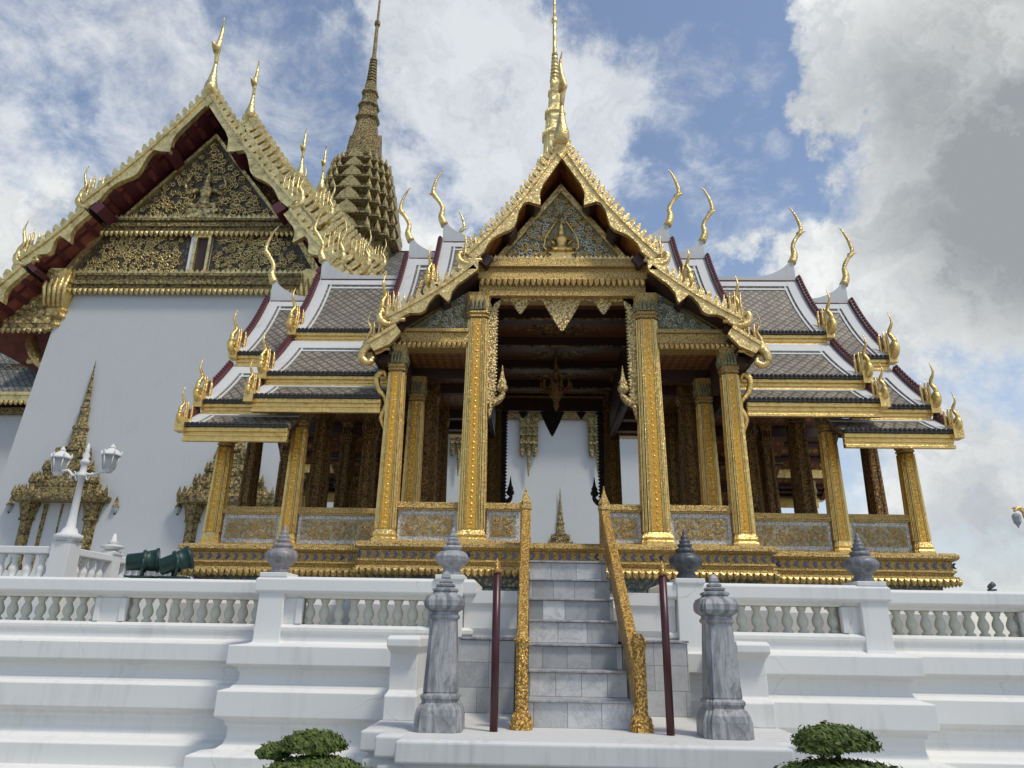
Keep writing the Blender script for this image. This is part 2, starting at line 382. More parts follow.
# ------------------------------------------------------------------ ornament
def leaf_row(mb, p0, p1, nrm, h, pitch, th, m=0, lean=0.3, up=None):
    # a row of flame-shaped leaves from p0 to p1 rising along nrm, thickness th along the third axis
    a, b = Vector(p0), Vector(p1); d = b-a; L = d.length; d.normalize(); nv = Vector(nrm).normalized(); tv = d.cross(nv).normalized()
    k = max(1, int(L/pitch)); pw = L/k
    for i in range(k):
        o = a + d*(pw*i); hh = h*(.92+.16*random.random())
        pts = [o, o+d*pw*.86, o+d*pw*(.95-lean*.2)+nv*hh*.42, o+d*pw*(.62-lean)+nv*hh*.72, o+d*pw*(.45-lean*1.6)+nv*hh, o+d*pw*(.22-lean*.9)+nv*hh*.62, o+d*pw*.02+nv*hh*.36]
        mb.prism([tuple(p - tv*th/2) for p in pts], tuple(tv*th), m)
def interp(keys, t):
    for (a, va), (b, vb) in zip(keys, keys[1:]):
        if t <= b: return lerp(va, vb, (t-a)/(b-a) if b > a else 0)
    return keys[-1][1]
NAGA = [(0, 1), (.32, 1), (.38, 1.25), (.42, 1.8), (.445, 2.25), (.462, 2.3), (.474, 1.9), (.478, .62), (.51, .6), (.56, .72), (.61, 1.15), (.665, 1.62), (.71, 1.55), (.76, 1.05), (.81, .8), (.86, .85), (.93, 1.25), (1, 1.1)]
NAGA1 = [(0, 1), (.25, 1), (.34, 1.35), (.40, 2.0), (.43, 2.15), (.445, 1.8), (.45, .65), (.50, .6), (.58, .9), (.66, 1.55), (.72, 1.55), (.80, .95), (.88, .9), (.94, 1.25), (1, 1.1)]
def bargeboard(mb, p0, p1, w, th, fn, keys=NAGA, sag=.03, fin=None, n=44, m=0, mfin=0):
    # p0,p1 in the gable plane (u,z); fn(u,z,n)->xyz ; waved lower edge
    p0, p1 = Vector(p0), Vector(p1); d = p1-p0; L = d.length; d.normalize(); nr = Vector((-d.y, d.x))
    if nr.y < 0: nr = -nr
    top = []; bot = []
    for i in range(n+1):
        t = i/n; c = p0 + d*L*t - nr*sag*L*math.sin(math.pi*t)
        top.append(c); bot.append(c - nr*w*interp(keys, t))
    for i in range(n):
        q = [top[i], top[i+1], bot[i+1], bot[i]]
        vs = [fn(p.x, p.y, 0) for p in q] + [fn(p.x, p.y, th) for p in q]
        fs = [(0,1,2,3), (7,6,5,4), (0,4,5,1), (2,6,7,3)]
        if i == 0: fs.append((0,3,7,4))
        if i == n-1: fs.append((1,5,6,2))
        mb.add(vs, fs, m)
    # raised bead along the upper edge
    for i in range(n):
        q = [top[i]+nr*.02*w/.15, top[i+1]+nr*.02*w/.15, top[i+1]-nr*.22*w, top[i]-nr*.22*w]
        vs = [fn(p.x, p.y, -th*.25) for p in q] + [fn(p.x, p.y, th*.2) for p in q]
        mb.add(vs, [(0,1,2,3), (0,4,5,1), (2,6,7,3)], m)
    if fin:
        h, pitch = fin; k = int(L/pitch)
        for i in range(k):
            t = (i+.1)/k; c = p0 + d*L*t - nr*sag*L*math.sin(math.pi*t); pw = L/k
            pts = [(.06*pw,-.01), (.74*pw,-.01), (.80*pw,h*.42), (.62*pw,h*.72), (.12*pw,h), (-.04*pw,h*.86), (.10*pw,h*.5)]
            q = [c + d*a + nr*b for a, b in pts]
            A = [fn(p.x, p.y, th*.15) for p in q]; B = [fn(p.x, p.y, th*.85) for p in q]
            k_ = len(q); mb.add(A+B, [tuple(range(k_)), tuple(range(2*k_-1, k_-1, -1))] + [(a, a+k_, (a+1) % k_+k_, (a+1) % k_) for a in range(k_)], mfin)
def apex_block(mb, z, w, th, fn, m=0):
    q = [(-w*.9, z-w*.9), (0, z-w*2.1), (w*.9, z-w*.9), (.0, z+w*.35)]
    A = [fn(u, zz, -.02) for u, zz in q] + [fn(u, zz, th) for u, zz in q]
    mb.add(A, [(0,1,2,3), (7,6,5,4)] + [(i, i+4, (i+1) % 4+4, (i+1) % 4) for i in range(4)], m)
def curve(pts, n=18):
    # Catmull-Rom through points
    P = [Vector(p) for p in pts]; P = [P[0]*2-P[1]] + P + [P[-1]*2-P[-2]]; o = []
    seg = len(P)-3
    for i in range(n+1):
        t = i/n*seg; k = min(int(t), seg-1); f = t-k
        a, b, c, d = P[k:k+4]
        o.append(.5*((2*b)+(c-a)*f+(2*a-5*b+4*c-d)*f*f+(3*b-a-3*c+d)*f**3))
    return o
def chofa(mb, fn, s, m=0):
    # fn(a, z, n): a = outward from the gable, z = up; the slender horn with its beak
    path = curve([(-.02, -.06), (.05, .10), (.04, .28), (.15, .46), (.235, .58), (.20, .78), (.12, .96), (.05, 1.05)], 26)
    rad = [interp([(0, .07), (.12, .06), (.25, .038), (.42, .034), (.5, .044), (.6, .033), (.8, .02), (1, .004)], i/26) for i in range(27)]
    mb.sweep([fn(p.x*s, p.y*s, 0) for p in path], [r*s for r in rad], 8, m)
    bk = curve([(.16, .50), (.25, .545), (.315, .56)], 6)
    mb.sweep([fn(p.x*s, p.y*s, 0) for p in bk], [r*s for r in (.04, .038, .034, .028, .02, .012, .004)], 6, m)
def front_chofa(mb, x, y, z, s, m=0, rs=.62):
    # the same horn with a broad bulb, standing on a gable apex that faces the viewer
    prof = [(.0, -.06), (.085, -.04), (.115, .02), (.105, .08), (.075, .15), (.05, .24), (.034, .33), (.028, .40)]
    mb.loft([(r*s*rs, z+zz*s) for r, zz in prof], x, y, circ(10), m, smooth=True)
    path = curve([(0, .36), (.03, .48), (.05, .56), (.0, .72), (-.02, .88), (.03, .98)], 20)
    rad = [interp([(0, .028), (.25, .036), (.35, .05), (.5, .038), (.8, .022), (1, .004)], i/20) for i in range(21)]
    mb.sweep([(x+.35*p.x*s, y-p.x*s, z+p.y*s) for p in path], [r*s*(rs+.12) for r in rad], 8, m)
    mb.sweep([(x, y-.02*s, z+.5*s), (x, y-.1*s, z+.53*s), (x, y-.16*s, z+.53*s)], [.035*s, .03*s, .004*s], 6, m)
def eave_finial(mb, fn, s, m=0, prongs=4, tall=1.0, outer=1.0, psp=.105, ph=.64):
    # fn(a, z, n): the naga-head finial at a gable foot: swelling foot, row of upright flames and a curling outer flame
    foot = curve([(-.24, -.05), (-.14, -.09), (.0, -.12), (.13, -.04), (.16, .10), (.10, .16), (.06, .08)], 18)
    mb.sweep([fn(p.x*s, p.y*s, 0) for p in foot], [s*interp([(0, .02), (.4, .08), (.7, .07), (1, .02)], i/18) for i in range(19)], 7, m)
    if outer:
        out_ = curve([(.08, .02), (.15, .22), (.07, .42), (.16, .62*tall), (.11, .86*tall)], 16)
        mb.sweep([fn(p.x*s, p.y*s, 0) for p in out_], [s*outer*interp([(0, .062), (.3, .047), (.6, .036), (1, .004)], i/16) for i in range(17)], 6, m)
    for k in range(prongs):
        a = .02 - psp*k; h = (ph - .03*abs(k-1))*tall; o = .015*((k % 2)*2-1)
        pr = curve([(a, -.04), (a-.005, h*.35), (a-.012, h*.7), (a+.008, h)], 8)
        mb.sweep([fn(p.x*s, p.y*s, o*s) for p in pr], [s*interp([(0, .036), (.55, .034), (.8, .024), (1, .003)], i/8) for i in range(9)], 5, m)
    mb.sweep([fn(-.36*s, -.02*s, 0), fn(-.1*s, -.02*s, 0), fn(.08*s, -.01*s, 0)], [.04*s, .055*s, .045*s], 6, m)

def scrolls(mb, inside, box, n, r0, r1, fn, m=0, tries=4000, tube=.16):
    # interlocking foliage spirals, each a short curling stem with leaflets
    (a0, a1, b0, b1) = box; done = []
    t_ = 0
    while len(done) < n and t_ < tries:
        t_ += 1; r = lerp(r1, r0, min(1, t_/tries*1.6))*random.uniform(.85, 1.1); a = random.uniform(a0, a1); b = random.uniform(b0, b1)
        if not all(inside(a+r*.8*c, b+r*.8*s_) for c, s_ in circ(6)): continue
        if any((a-x)**2+(b-y)**2 < (.68*(r+q))**2 for x, y, q in done): continue
        done.append((a, b, r))
        turn = random.uniform(0, 6.28); sg = 1 if a > (a0+a1)/2 else -1
        pth = []; rad = []
        for i in range(15):
            t = i/14; an = turn + sg*t*9.5; rr = r*(1-.84*t)
            pth.append(fn(a+rr*math.cos(an), b+rr*math.sin(an), .0+.35*r*t)); rad.append(r*tube*(1-.35*t))
        mb.sweep(pth, rad, 5, m)
        for k in range(5):
            an = turn + k*1.3; c, s_ = math.cos(an), math.sin(an); c2, s2 = math.cos(an+.5*sg), math.sin(an+.5*sg)
            mb.sweep([fn(a+r*.75*c, b+r*.75*s_, .0), fn(a+r*1.0*c2, b+r*1.0*s2, .10*r), fn(a+r*1.22*math.cos(an+.75*sg), b+r*1.22*math.sin(an+.75*sg), .02)], [r*.13, r*.12, r*.02], 4, m)
def petals(mb, a, b, outv, h, pitch, m=0, dep=.03, down=True):
    # row of lotus petals hanging below (or standing on) the line a-b
    a, b = Vector(a), Vector(b); d = b-a; L = d.length; k = max(1, int(L/pitch)); d.normalize(); pw = L/k; o = Vector(outv); sg = -1 if down else 1
    for i in range(k):
        c = a + d*(pw*i); z = Vector((0, 0, sg*h))
        p = [c+d*pw*.06, c+d*pw*.94, c+d*pw*.86+z*.6, c+d*pw*.5+z, c+d*pw*.14+z*.6]
        f = [q + o*dep for q in p]; f[3] = p[3] + o*dep*.3
        mid = c+d*pw*.5+z*.35+o*dep*1.8
        vs = [tuple(q) for q in p] + [tuple(q) for q in f] + [tuple(mid)]
        fs = [(5,6,10),(6,7,10),(7,8,10),(8,9,10),(9,5,10)] + [(i, (i+1) % 5, (i+1) % 5+5, i+5) for i in range(5)]
        mb.add(vs, fs, m)
# ================================================================== the setting
MB().box(-400, 400, -200, 900, -.3, 0).build('ground', 'paving', kind='structure')
MB().box(-60, 60, 8.35, 90, .05, 1.58).build('terrace_floor', 'paving', kind='structure')

# ------------------------------------------------------------------ terrace walls with balusters
BAL = [(.052, 0), (.052, .022), (.035, .03), (.032, .045), (.05, .075), (.057, .105), (.052, .135), (.034, .175), (.028, .198), (.042, .212), (.04, .226), (.05, .232), (.05, .25)]
WALLP = [(.60, 0), (.60, .30), (.50, .325), (.44, .335), (.44, .525), (.40, .545), (.26, .56), (.205, .60), (.185, .66), (.185, .75), (.21, .765), (.21, .80), (.29, .84), (.29, 1.06), (.24, 1.075), (.20, 1.085), (.20, 1.10), (.165, 1.12), (.15, 1.16), (.15, 1.225), (.17, 1.24), (.17, 1.265), (.255, 1.295), (.255, 1.465), (.12, 1.485), (.07, 1.505), (.07, 1.585), (.095, 1.60), (.095, 1.64), (.03, 1.668), (-.25, 1.668)]
RAILP = [(-.2, 1.92), (.02, 1.92), (.045, 1.945), (.10, 1.965), (.12, 1.985), (.12, 2.10), (.09, 2.125), (-.2, 2.14), (-.2, 1.92)]
def terrace_wall(sx, label):
    t = thing('terrace_wall', label, 'wall', (sx*4, 8.0, 0))
    pts = [(-14, 8.1), (-3.05, 8.1), (-3.05, 7.5), (-1.05, 7.5), (-1.05, 8.3)]
    if sx > 0: pts = [(-x, y) for x, y in pts][::-1]
    MB().plan(pts, WALLP, closed=False).build('wall_base', 'white_plaster', t, bevel=.008)
    MB().plan(pts, RAILP, closed=False).build('top_rail', 'white_plaster', t, bevel=.008)
    solid = [(3.10, 3.34, 8.1), (4.86, 5.14, 8.1), (6.72, 7.0, 8.1), (8.5, 8.8, 8.1), (2.72, 3.05, 7.5), (1.05, 1.36, 7.5)]
    mb = MB()
    for a, b, y in solid: mb.box(sx*a, sx*b, y-.028, y+.19, 1.668, 1.92)
    mb.build('panel_post', 'white_plaster', t, bevel=.006)
    opens = [(3.34, 4.86, 8.1), (5.14, 6.72, 8.1), (7.0, 8.5, 8.1), (1.36, 2.72, 7.5)]
    fr = MB()
    for a, b, y in opens:
        for x in (a, b): fr.box(sx*x-.03, sx*x+.03, y-.05, y+.02, 1.672, 1.918)
        n = round((b-a)/.156)
        for i in range(n):
            x = sx*(a + (b-a)*(i+.5)/n)
            MB().loft([(r, 1.669+z*1.0) for r, z in BAL], x, y+.08, circ(12), smooth=True).build('baluster', 'baluster_stone', t)
    fr.build('panel_frame', 'white_plaster', t, bevel=.006)
    for (xc, y0, y1, hw) in ((3.0, 7.40, 7.74, .135), (1.2, 7.36, 7.66, .14)):
        p = MB(); cy = (y0+y1)/2
        p.loft([(1.08, 1.47), (1.0, 1.52), (.94, 2.10), (1.06, 2.12), (1.06, 2.165)], sx*xc, cy, SQ, sx=hw, sy=(y1-y0)/2)
        p.build('pier', 'white_plaster', t, bevel=.008)
    return t
terrace_wall(-1, 'white moulded terrace wall with stone balusters left of the marble steps')
terrace_wall(1, 'white moulded terrace wall with stone balusters right of the marble steps')
FIN = [(.10, 0), (.105, .03), (.085, .05), (.085, .07), (.125, .10), (.165, .145), (.172, .19), (.14, .235), (.085, .255), (.095, .268), (.105, .285), (.09, .30), (.06, .312), (.075, .327), (.078, .342), (.05, .355), (.056, .37), (.056, .385), (.034, .396), (.04, .41), (.036, .428), (.018, .44), (.022, .462), (.008, .50)]
def stone_finial(x, y, z, m, label, s=1.0, poly=None):
    mb = MB().loft([(r*s, z+zz*s) for r, zz in FIN], x, y, poly or circ(16), smooth=poly is None)
    return tag(mb.build('stone_finial', m, origin=(x, y, z)), label, 'finial', 'stone finials on the terrace wall piers')
stone_finial(-3.0, 7.57, 2.165, 'pink_grey_stone', 'pinkish grey tiered stone finial on the far left wall pier')
stone_finial(-1.2, 7.51, 2.165, 'pale_grey_stone', 'pale grey stone finial behind the left grey marble post', .98, OCT)
stone_finial(1.2, 7.51, 2.165, 'dark_stone', 'almost black tiered stone finial on the pier right of the steps')
stone_finial(3.0, 7.57, 2.165, 'mid_grey_stone', 'mid grey stone finial on the right hand wall pier below the pavilion corner')

# ------------------------------------------------------------------ plinth, marble steps, posts, poles
pl = MB()
PP = [(-1.22, 5.28), (1.28, 5.28), (1.28, 5.5), (1.42, 5.5), (1.42, 5.75), (1.56, 5.75), (1.56, 7.7), (-1.56, 7.7), (-1.56, 5.75), (-1.40, 5.75), (-1.40, 5.5), (-1.22, 5.5)]
pl.plan(PP, [(.12, 0), (.12, .25), (.04, .32), (-.06, .40), (-.06, .58), (.0, .64), (.04, .70), (.04, .745), (.0, .78), (.06, .80), (.06, .925), (.03, .94)])
tag(pl.build('entrance_plinth', 'plinth_white', origin=(0, 5.3, 0), bevel=.01), 'white stepped plinth at the foot of the marble steps', 'plinth')
for sx, sd in ((-1, 'left'), (1, 'right')):
    x = sx*1.44
    mb = MB().loft([(1.16, .94), (1.16, 1.12), (1.0, 1.16), (1.0, 1.44), (1.06, 1.46), (1.2, 1.50), (1.2, 1.56), (1.1, 1.585)], x, 6.75, SQ, sx=.115, sy=.42)
    tag(mb.build('low_pedestal', 'white_plaster', origin=(x, 6.75, .94), bevel=.008), 'low white moulded pedestal behind the %s grey marble post' % sd, 'pedestal', 'low pedestals beside the steps')

st = thing('marble_staircase', 'narrow steep grey marble steps between two gilded railings', 'stairs', (0, 6.0, .94))
mb = MB(); ms = MB()
for k in range(7):
    z = .94 + .2*k; y = 6.0 + .272*k
    mb.box(-.40, .40, y, 8.25, z, z+.178)
    ms.box(-.40, .40, y-.025, 8.25, z+.181, z+.2)
mb.build('riser', 'stair_marble', st); ms.build('tread', 'pale_grey_stone', st, bevel=.004)
for sx in (-1, 1):
    sb = MB().box(sx*.53, sx*1.05, 6.95, 7.46, .94, 1.555).build('side_block', 'block_marble', st, bevel=.006)
    MB().box(sx*.52, sx*1.06, 6.93, 7.46, 1.558, 1.58).build('coping', 'grey_marble', sb, bevel=.005)
    mb = MB(); mb.plan([(sx*.52, 7.47), (sx*1.05, 7.47)] if sx > 0 else [(-1.05, 7.47), (-.52, 7.47)], [(.0, 1.0), (.0, 1.60), (.02, 1.66), (.02, 1.86), (.05, 1.90), (.05, 2.02), (-.7, 2.04)], closed=False)
    mb.build('cheek_wall', 'white_plaster', st)
for sx in (-1, 1):
    x = sx*.45
    mb = MB()
    # sloping parapet
    pr = [(5.95, 1.02), (8.1, 2.62), (8.1, 2.90), (6.1, 1.42), (5.95, 1.42)]
    mb.prism([(x-.037, y, z) for y, z in pr], (.074, 0, 0))
    mb.prism([(x-.046, y, z) for y, z in [(6.05, 1.40), (8.1, 2.885), (8.1, 2.95), (6.02, 1.465)]], (.092, 0, 0))
    r = mb.build('gold_railing', 'gold_bright', st, bevel=.012)
    nb_ = MB().loft([(.085, .94), (.085, .99), (.075, 1.0), (.075, 1.03), (.050, 1.06), (.047, 1.52), (.06, 1.55), (.06, 1.575), (.045, 1.60), (.03, 1.63)], x, 5.88, RED)
    nb_.build('newel', 'gold_bright', r, bevel=.004)
    nb_ = MB().loft([(.06, 2.55), (.06, 2.95), (.07, 2.97), (.07, 3.0), (.055, 3.01), (.062, 3.05), (.04, 3.09), (.015, 3.17), (.006, 3.24)], x, 8.18, RED)
    nb_.build('newel', 'gold_fine', r)
for x, y, lb in ((-1.05, 5.74, 'left'), (1.02, 5.70, 'right')):
    p = thing('marble_post', 'veined grey marble post with tiered finial on the %s side of the steps' % lb, 'post', (x, y, .94), 'grey marble posts flanking the steps')
    MB().loft([(.175, .94), (.172, 1.05), (.162, 1.09), (.145, 1.12), (.13, 1.13), (.13, 1.15), (.14, 1.16), (.14, 1.18), (.118, 1.20)], x, y, RED2).build('base', 'grey_marble', p, bevel=.004)
    MB().loft([(.124, 1.20), (.098, 1.71), (.112, 1.72), (.112, 1.74), (.10, 1.75), (.10, 1.765)], x, y, RED2).build('shaft', 'grey_marble', p, bevel=.004)
    MB().loft([(.10, 1.765), (.135, 1.79), (.145, 1.81), (.145, 1.85), (.13, 1.885), (.09, 1.905), (.085, 1.915), (.095, 1.92), (.095, 1.935), (.06, 1.95), (.07, 1.955), (.07, 1.968), (.042, 1.98), (.05, 1.985), (.05, 1.997), (.028, 2.01), (.035, 2.022), (.03, 2.045), (.008, 2.075)], x, y, RED2).build('finial', 'grey_marble', p, bevel=.003)
for x, lb in ((-.65, 'left'), (.635, 'right')):
    p = thing('maroon_pole', 'thin maroon pole with a small gold tip, %s of the steps' % lb, 'pole', (x, 5.72, .94), 'maroon poles before the steps')
    MB().loft([(.03, .94), (.03, 2.06)], x, 5.72, circ(12), smooth=True).build('shaft', 'maroon_paint', p)
    MB().loft([(.034, 2.06), (.034, 2.085), (.022, 2.09), (.03, 2.11), (.024, 2.135), (.008, 2.15), (.004, 2.175)], x, 5.72, circ(12), smooth=True).build('gold_tip', 'gold_bright', p)

# ================================================================== the pavilion
YC = 10.75; FZ = 2.60
pav = thing('pavilion', 'open gilded pavilion with stepped grey tiled roofs and a needle spire', 'pavilion', (0, YC, 1.58))
def my(y): return 2*YC - y
PL = [(-2.42, 8.27), (2.42, 8.27), (2.42, 8.75), (4.70, 8.75), (4.70, my(8.75)), (2.42, my(8.75)), (2.42, my(8.27)), (-2.42, my(8.27)), (-2.42, my(8.75)), (-4.70, my(8.75)), (-4.70, 8.75), (-2.42, 8.75)]
MB().plan(PL, [(-.02, 1.55), (-.02, 1.9), (-.08, 2.0), (-.14, 2.06)]).build('base_plinth', 'white_plaster', pav)
MB().plan(PL, [(-.16, 2.0), (-.14, 2.07), (-.14, 2.10), (-.17, 2.12), (-.17, 2.235)]).build('mosaic_band', 'green_mosaic', pav)
b_ = MB().plan(PL, [(-.10, 2.235), (-.03, 2.30), (-.03, 2.325), (-.075, 2.34), (-.06, 2.37), (-.04, 2.38), (-.04, 2.40), (-.065, 2.41), (-.065, 2.50), (-.03, 2.515), (.0, 2.54), (.0, 2.575), (-.03, 2.60)])
pt_ = MB(); tri = MB()
nP = len(PL)
for i in range(nP):
    a = Vector((*PL[i], 0)); b = Vector((*PL[(i+1) % nP], 0)); d = (b-a).normalized(); o = Vector((d.y, -d.x, 0))
    z = Vector((0, 0, 2.30)); petals(pt_, a - o*.05 + z, b - o*.05 + z, o, .085, .075, 0, .03)
    L = (b-a).length; k = int(L/.105)
    for j in range(k):
        c = a + d*(L*(j+.5)/k) - o*.062 + Vector((0, 0, 2.455)); sg = 1 if (c.x < 0) == (o.y < 0) else -1
        w_ = .028; e = d*sg
        for off in (0, ):
            q = [c - e*w_ + Vector((0, 0, .034)), c + e*.0 , c - e*w_ - Vector((0, 0, .034)), c + e*w_*.1 - Vector((0, 0, .034)), c + e*w_*1.2, c + e*w_*.1 + Vector((0, 0, .034))]
            tri.prism([tuple(p) for p in q], tuple(o*.006))
bb = b_.build('base_moulding', 'gold_fine', pav); pt_.build('petal_row', 'gold_light', bb); tri.build('chevron_inlay', 'blue_glass', bb)

# ---- columns
def column(x, y, z1, s, bright=True):
    sh = MB(); z0 = FZ; s *= .92
    t = .82
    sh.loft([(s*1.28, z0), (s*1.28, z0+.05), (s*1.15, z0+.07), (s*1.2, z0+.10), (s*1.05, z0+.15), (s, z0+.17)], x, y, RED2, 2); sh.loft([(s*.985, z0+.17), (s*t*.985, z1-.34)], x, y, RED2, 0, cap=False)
    for k in range(4):
        c, q = [(0, -1), (1, 0), (0, 1), (-1, 0)][k]
        for (off, w_, pr, m) in ((0, .40, .006, 1), (-.455, .03, .014, 2), (.455, .03, .014, 2), (-.55, .022, .010, 2), (.55, .022, .010, 2), (-.66, .04, .013, 2), (.66, .04, .013, 2), (-.805, .045, -.13, 2), (.805, .045, -.13, 2)):
            ring = []
            for zz, ss in ((z0+.17, s), (z1-.36, s*t)):
                base = ss + (pr if pr > 0 else pr*ss + .010)
                for u in (off-w_, off+w_):
                    for dd in (-.03, 0):
                        px_ = c*(base+dd) + (-q)*u*ss; py_ = q*(base+dd) + c*u*ss
                        ring.append((x+px_, y+py_, zz))
            sh.add(ring, [(1,3,7,5), (0,1,5,4), (3,2,6,7)], m)
        if bright and k in (0, 1, 3):
            n_ = int((z1-z0-.6)/.075)
            for i in range(n_):
                f = (i+.5)/n_; zz = z0+.2+(z1-z0-.6)*f; ss = lerp(s, s*t, f); ba = ss+.011; rr = ss*.10
                vs = [(x+c*ba-q*u, y+q*ba+c*u, zz+v) for u, v in ((-rr, 0), (0, -rr*1.2), (rr, 0), (0, rr*1.2))] + [(x+c*(ba+.007), y+q*(ba+.007), zz)]
                sh.add(vs, [(0,1,4), (1,2,4), (2,3,4), (3,0,4)], 2)
    o = sh.build('column', ['gold_recess', 'amber_mosaic', 'gold'] if bright else ['gold_recess', 'gold_shade', 'gold_shade'], pav)  # columns that are not bright: interior shade put into darker gold colours
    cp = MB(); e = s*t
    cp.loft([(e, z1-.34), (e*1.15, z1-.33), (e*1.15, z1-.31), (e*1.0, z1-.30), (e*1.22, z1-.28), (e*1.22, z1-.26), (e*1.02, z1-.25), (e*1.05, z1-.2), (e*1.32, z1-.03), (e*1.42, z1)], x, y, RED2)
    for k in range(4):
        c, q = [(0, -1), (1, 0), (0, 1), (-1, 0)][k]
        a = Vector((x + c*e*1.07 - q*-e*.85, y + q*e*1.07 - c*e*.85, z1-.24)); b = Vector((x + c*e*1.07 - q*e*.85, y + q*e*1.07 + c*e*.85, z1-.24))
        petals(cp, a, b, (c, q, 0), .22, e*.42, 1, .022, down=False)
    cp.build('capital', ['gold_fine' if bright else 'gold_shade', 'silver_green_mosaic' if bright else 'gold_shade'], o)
for sx in (-1, 1):
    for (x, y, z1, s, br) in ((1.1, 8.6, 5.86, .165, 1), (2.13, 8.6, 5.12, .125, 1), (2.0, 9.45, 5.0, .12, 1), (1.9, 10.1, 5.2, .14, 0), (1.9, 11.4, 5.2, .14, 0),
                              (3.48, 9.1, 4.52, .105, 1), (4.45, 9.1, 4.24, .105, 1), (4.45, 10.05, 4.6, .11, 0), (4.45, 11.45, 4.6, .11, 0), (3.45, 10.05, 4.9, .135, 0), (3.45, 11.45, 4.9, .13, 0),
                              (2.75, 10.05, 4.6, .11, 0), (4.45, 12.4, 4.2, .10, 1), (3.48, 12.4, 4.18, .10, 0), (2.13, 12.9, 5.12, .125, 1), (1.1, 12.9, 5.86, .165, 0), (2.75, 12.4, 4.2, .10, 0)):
        column(sx*x, y, z1, s, br)

# ---- railing panels
def panel(xa, ya, xb, yb, frame):
    a = Vector((xa, ya)); b = Vector((xb, yb)); d = (b-a).normalized(); o = Vector((d.y, -d.x)); L = (b-a).length
    def P_(u, n, z): q = a + d*u + o*n; return (q.x, q.y, z)
    def bx(mb, u0, u1, n0, n1, z0, z1, m=0):
        vs = [P_(u, n, z) for z in (z0, z1) for u, n in ((u0, n0), (u1, n0), (u1, n1), (u0, n1))]
        mb.add(vs, [(3,2,1,0), (4,5,6,7), (0,1,5,4), (1,2,6,5), (2,3,7,6), (3,0,4,7)], m)
    mb = MB()
    bx(mb, 0, L, -.04, .04, 2.60, 2.645); bx(mb, 0, L, -.05, .05, 3.005, 3.10); bx(mb, 0, L, -.06, .06, 3.03, 3.06)
    bx(mb, .03, L-.03, -.02, .016, 2.645, 3.005, 1)
    g = .045 if frame else .02
    bx(mb, .07, L-.07, -.03, .022, 2.70, 2.955, 2)
    if True:
        scrolls(mb, lambda p, q: .09 < p < L-.09 and 2.71 < q < 2.945, (.08, L-.08, 2.70, 2.955), int(L*80), .048, .019, lambda p, q, n: P_(p, .028+n*.7, q), 3, 6000, .2)
    return mb.build('balcony_panel', ['gold_fine', 'white_mosaic', 'panel_ground', 'gold_light'], pav)
for sx in (-1, 1):
    def pn(xa, ya, xb, yb, fr):
        if sx > 0: panel(xa, ya, xb, yb, fr)
        else: panel(-xb, yb, -xa, ya, fr)
    pn(.5, 8.6, .95, 8.6, 1); pn(1.25, 8.6, 2.02, 8.6, 1); pn(2.25, 9.1, 3.39, 9.1, 0); pn(3.57, 9.1, 4.36, 9.1, 0)
    pn(4.45, 9.2, 4.45, 9.95, 0); pn(4.45, 10.16, 4.45, 11.34, 0); pn(4.45, 11.56, 4.45, 12.3, 0)
    pn(3.57, 12.4, 4.36, 12.4, 0); pn(2.25, 12.4, 3.39, 12.4, 0); pn(1.25, 12.9, 2.02, 12.9, 1)

# ---- wing roofs
def strip(mb, prof, x0, x1, off, th, sy, m=0):
    # slab over a (y,z) profile, lifted by off, between x0 and x1
    n = len(prof); up = []
    for i, (y, z) in enumerate(prof):
        a = Vector(prof[max(i-1, 0)]); b = Vector(prof[min(i+1, n-1)]); d = (b-a).normalized(); nr = Vector((-d.y, d.x))
        if nr.y < 0: nr = -nr
        up.append(nr)
    vs = []
    for x in (x0, x1):
        for k in (off, off-th):
            for (y, z), nr in zip(prof, up):
                q = Vector((y, z)) + nr*k; vs.append((x, YC + sy*q.x, q.y))
    fs = []
    for i in range(n-1):
        a, b, c, d = i, i+n, i+2*n, i+3*n
        fs += [(a, a+1, c+1, c), (b, d, d+1, b+1), (a, b, b+1, a+1), (c, c+1, d+1, d)]
    fs += [(0, 2*n, 3*n, n), (n-1, 2*n-1, 4*n-1, 3*n-1)]
    mb.add(vs, fs, m)
def sagprof(p0, p1, k, n=7):
    a, b = Vector(p0), Vector(p1); d = b-a; nr = Vector((-d.y, d.x)).normalized()
    if nr.y < 0: nr = -nr
    return [tuple(a + d*(i/n) - nr*k*d.length*math.sin(math.pi*i/n)) for i in range(n+1)]
def sub(prof, t0, t1):
    n = len(prof)-1; o = []
    for i in range(7):
        t = lerp(t0, t1, i/6)*n; k = min(int(t), n-1); f = t-k; o.append((lerp(prof[k][0], prof[k+1][0], f), lerp(prof[k][1], prof[k+1][1], f)))
    return o
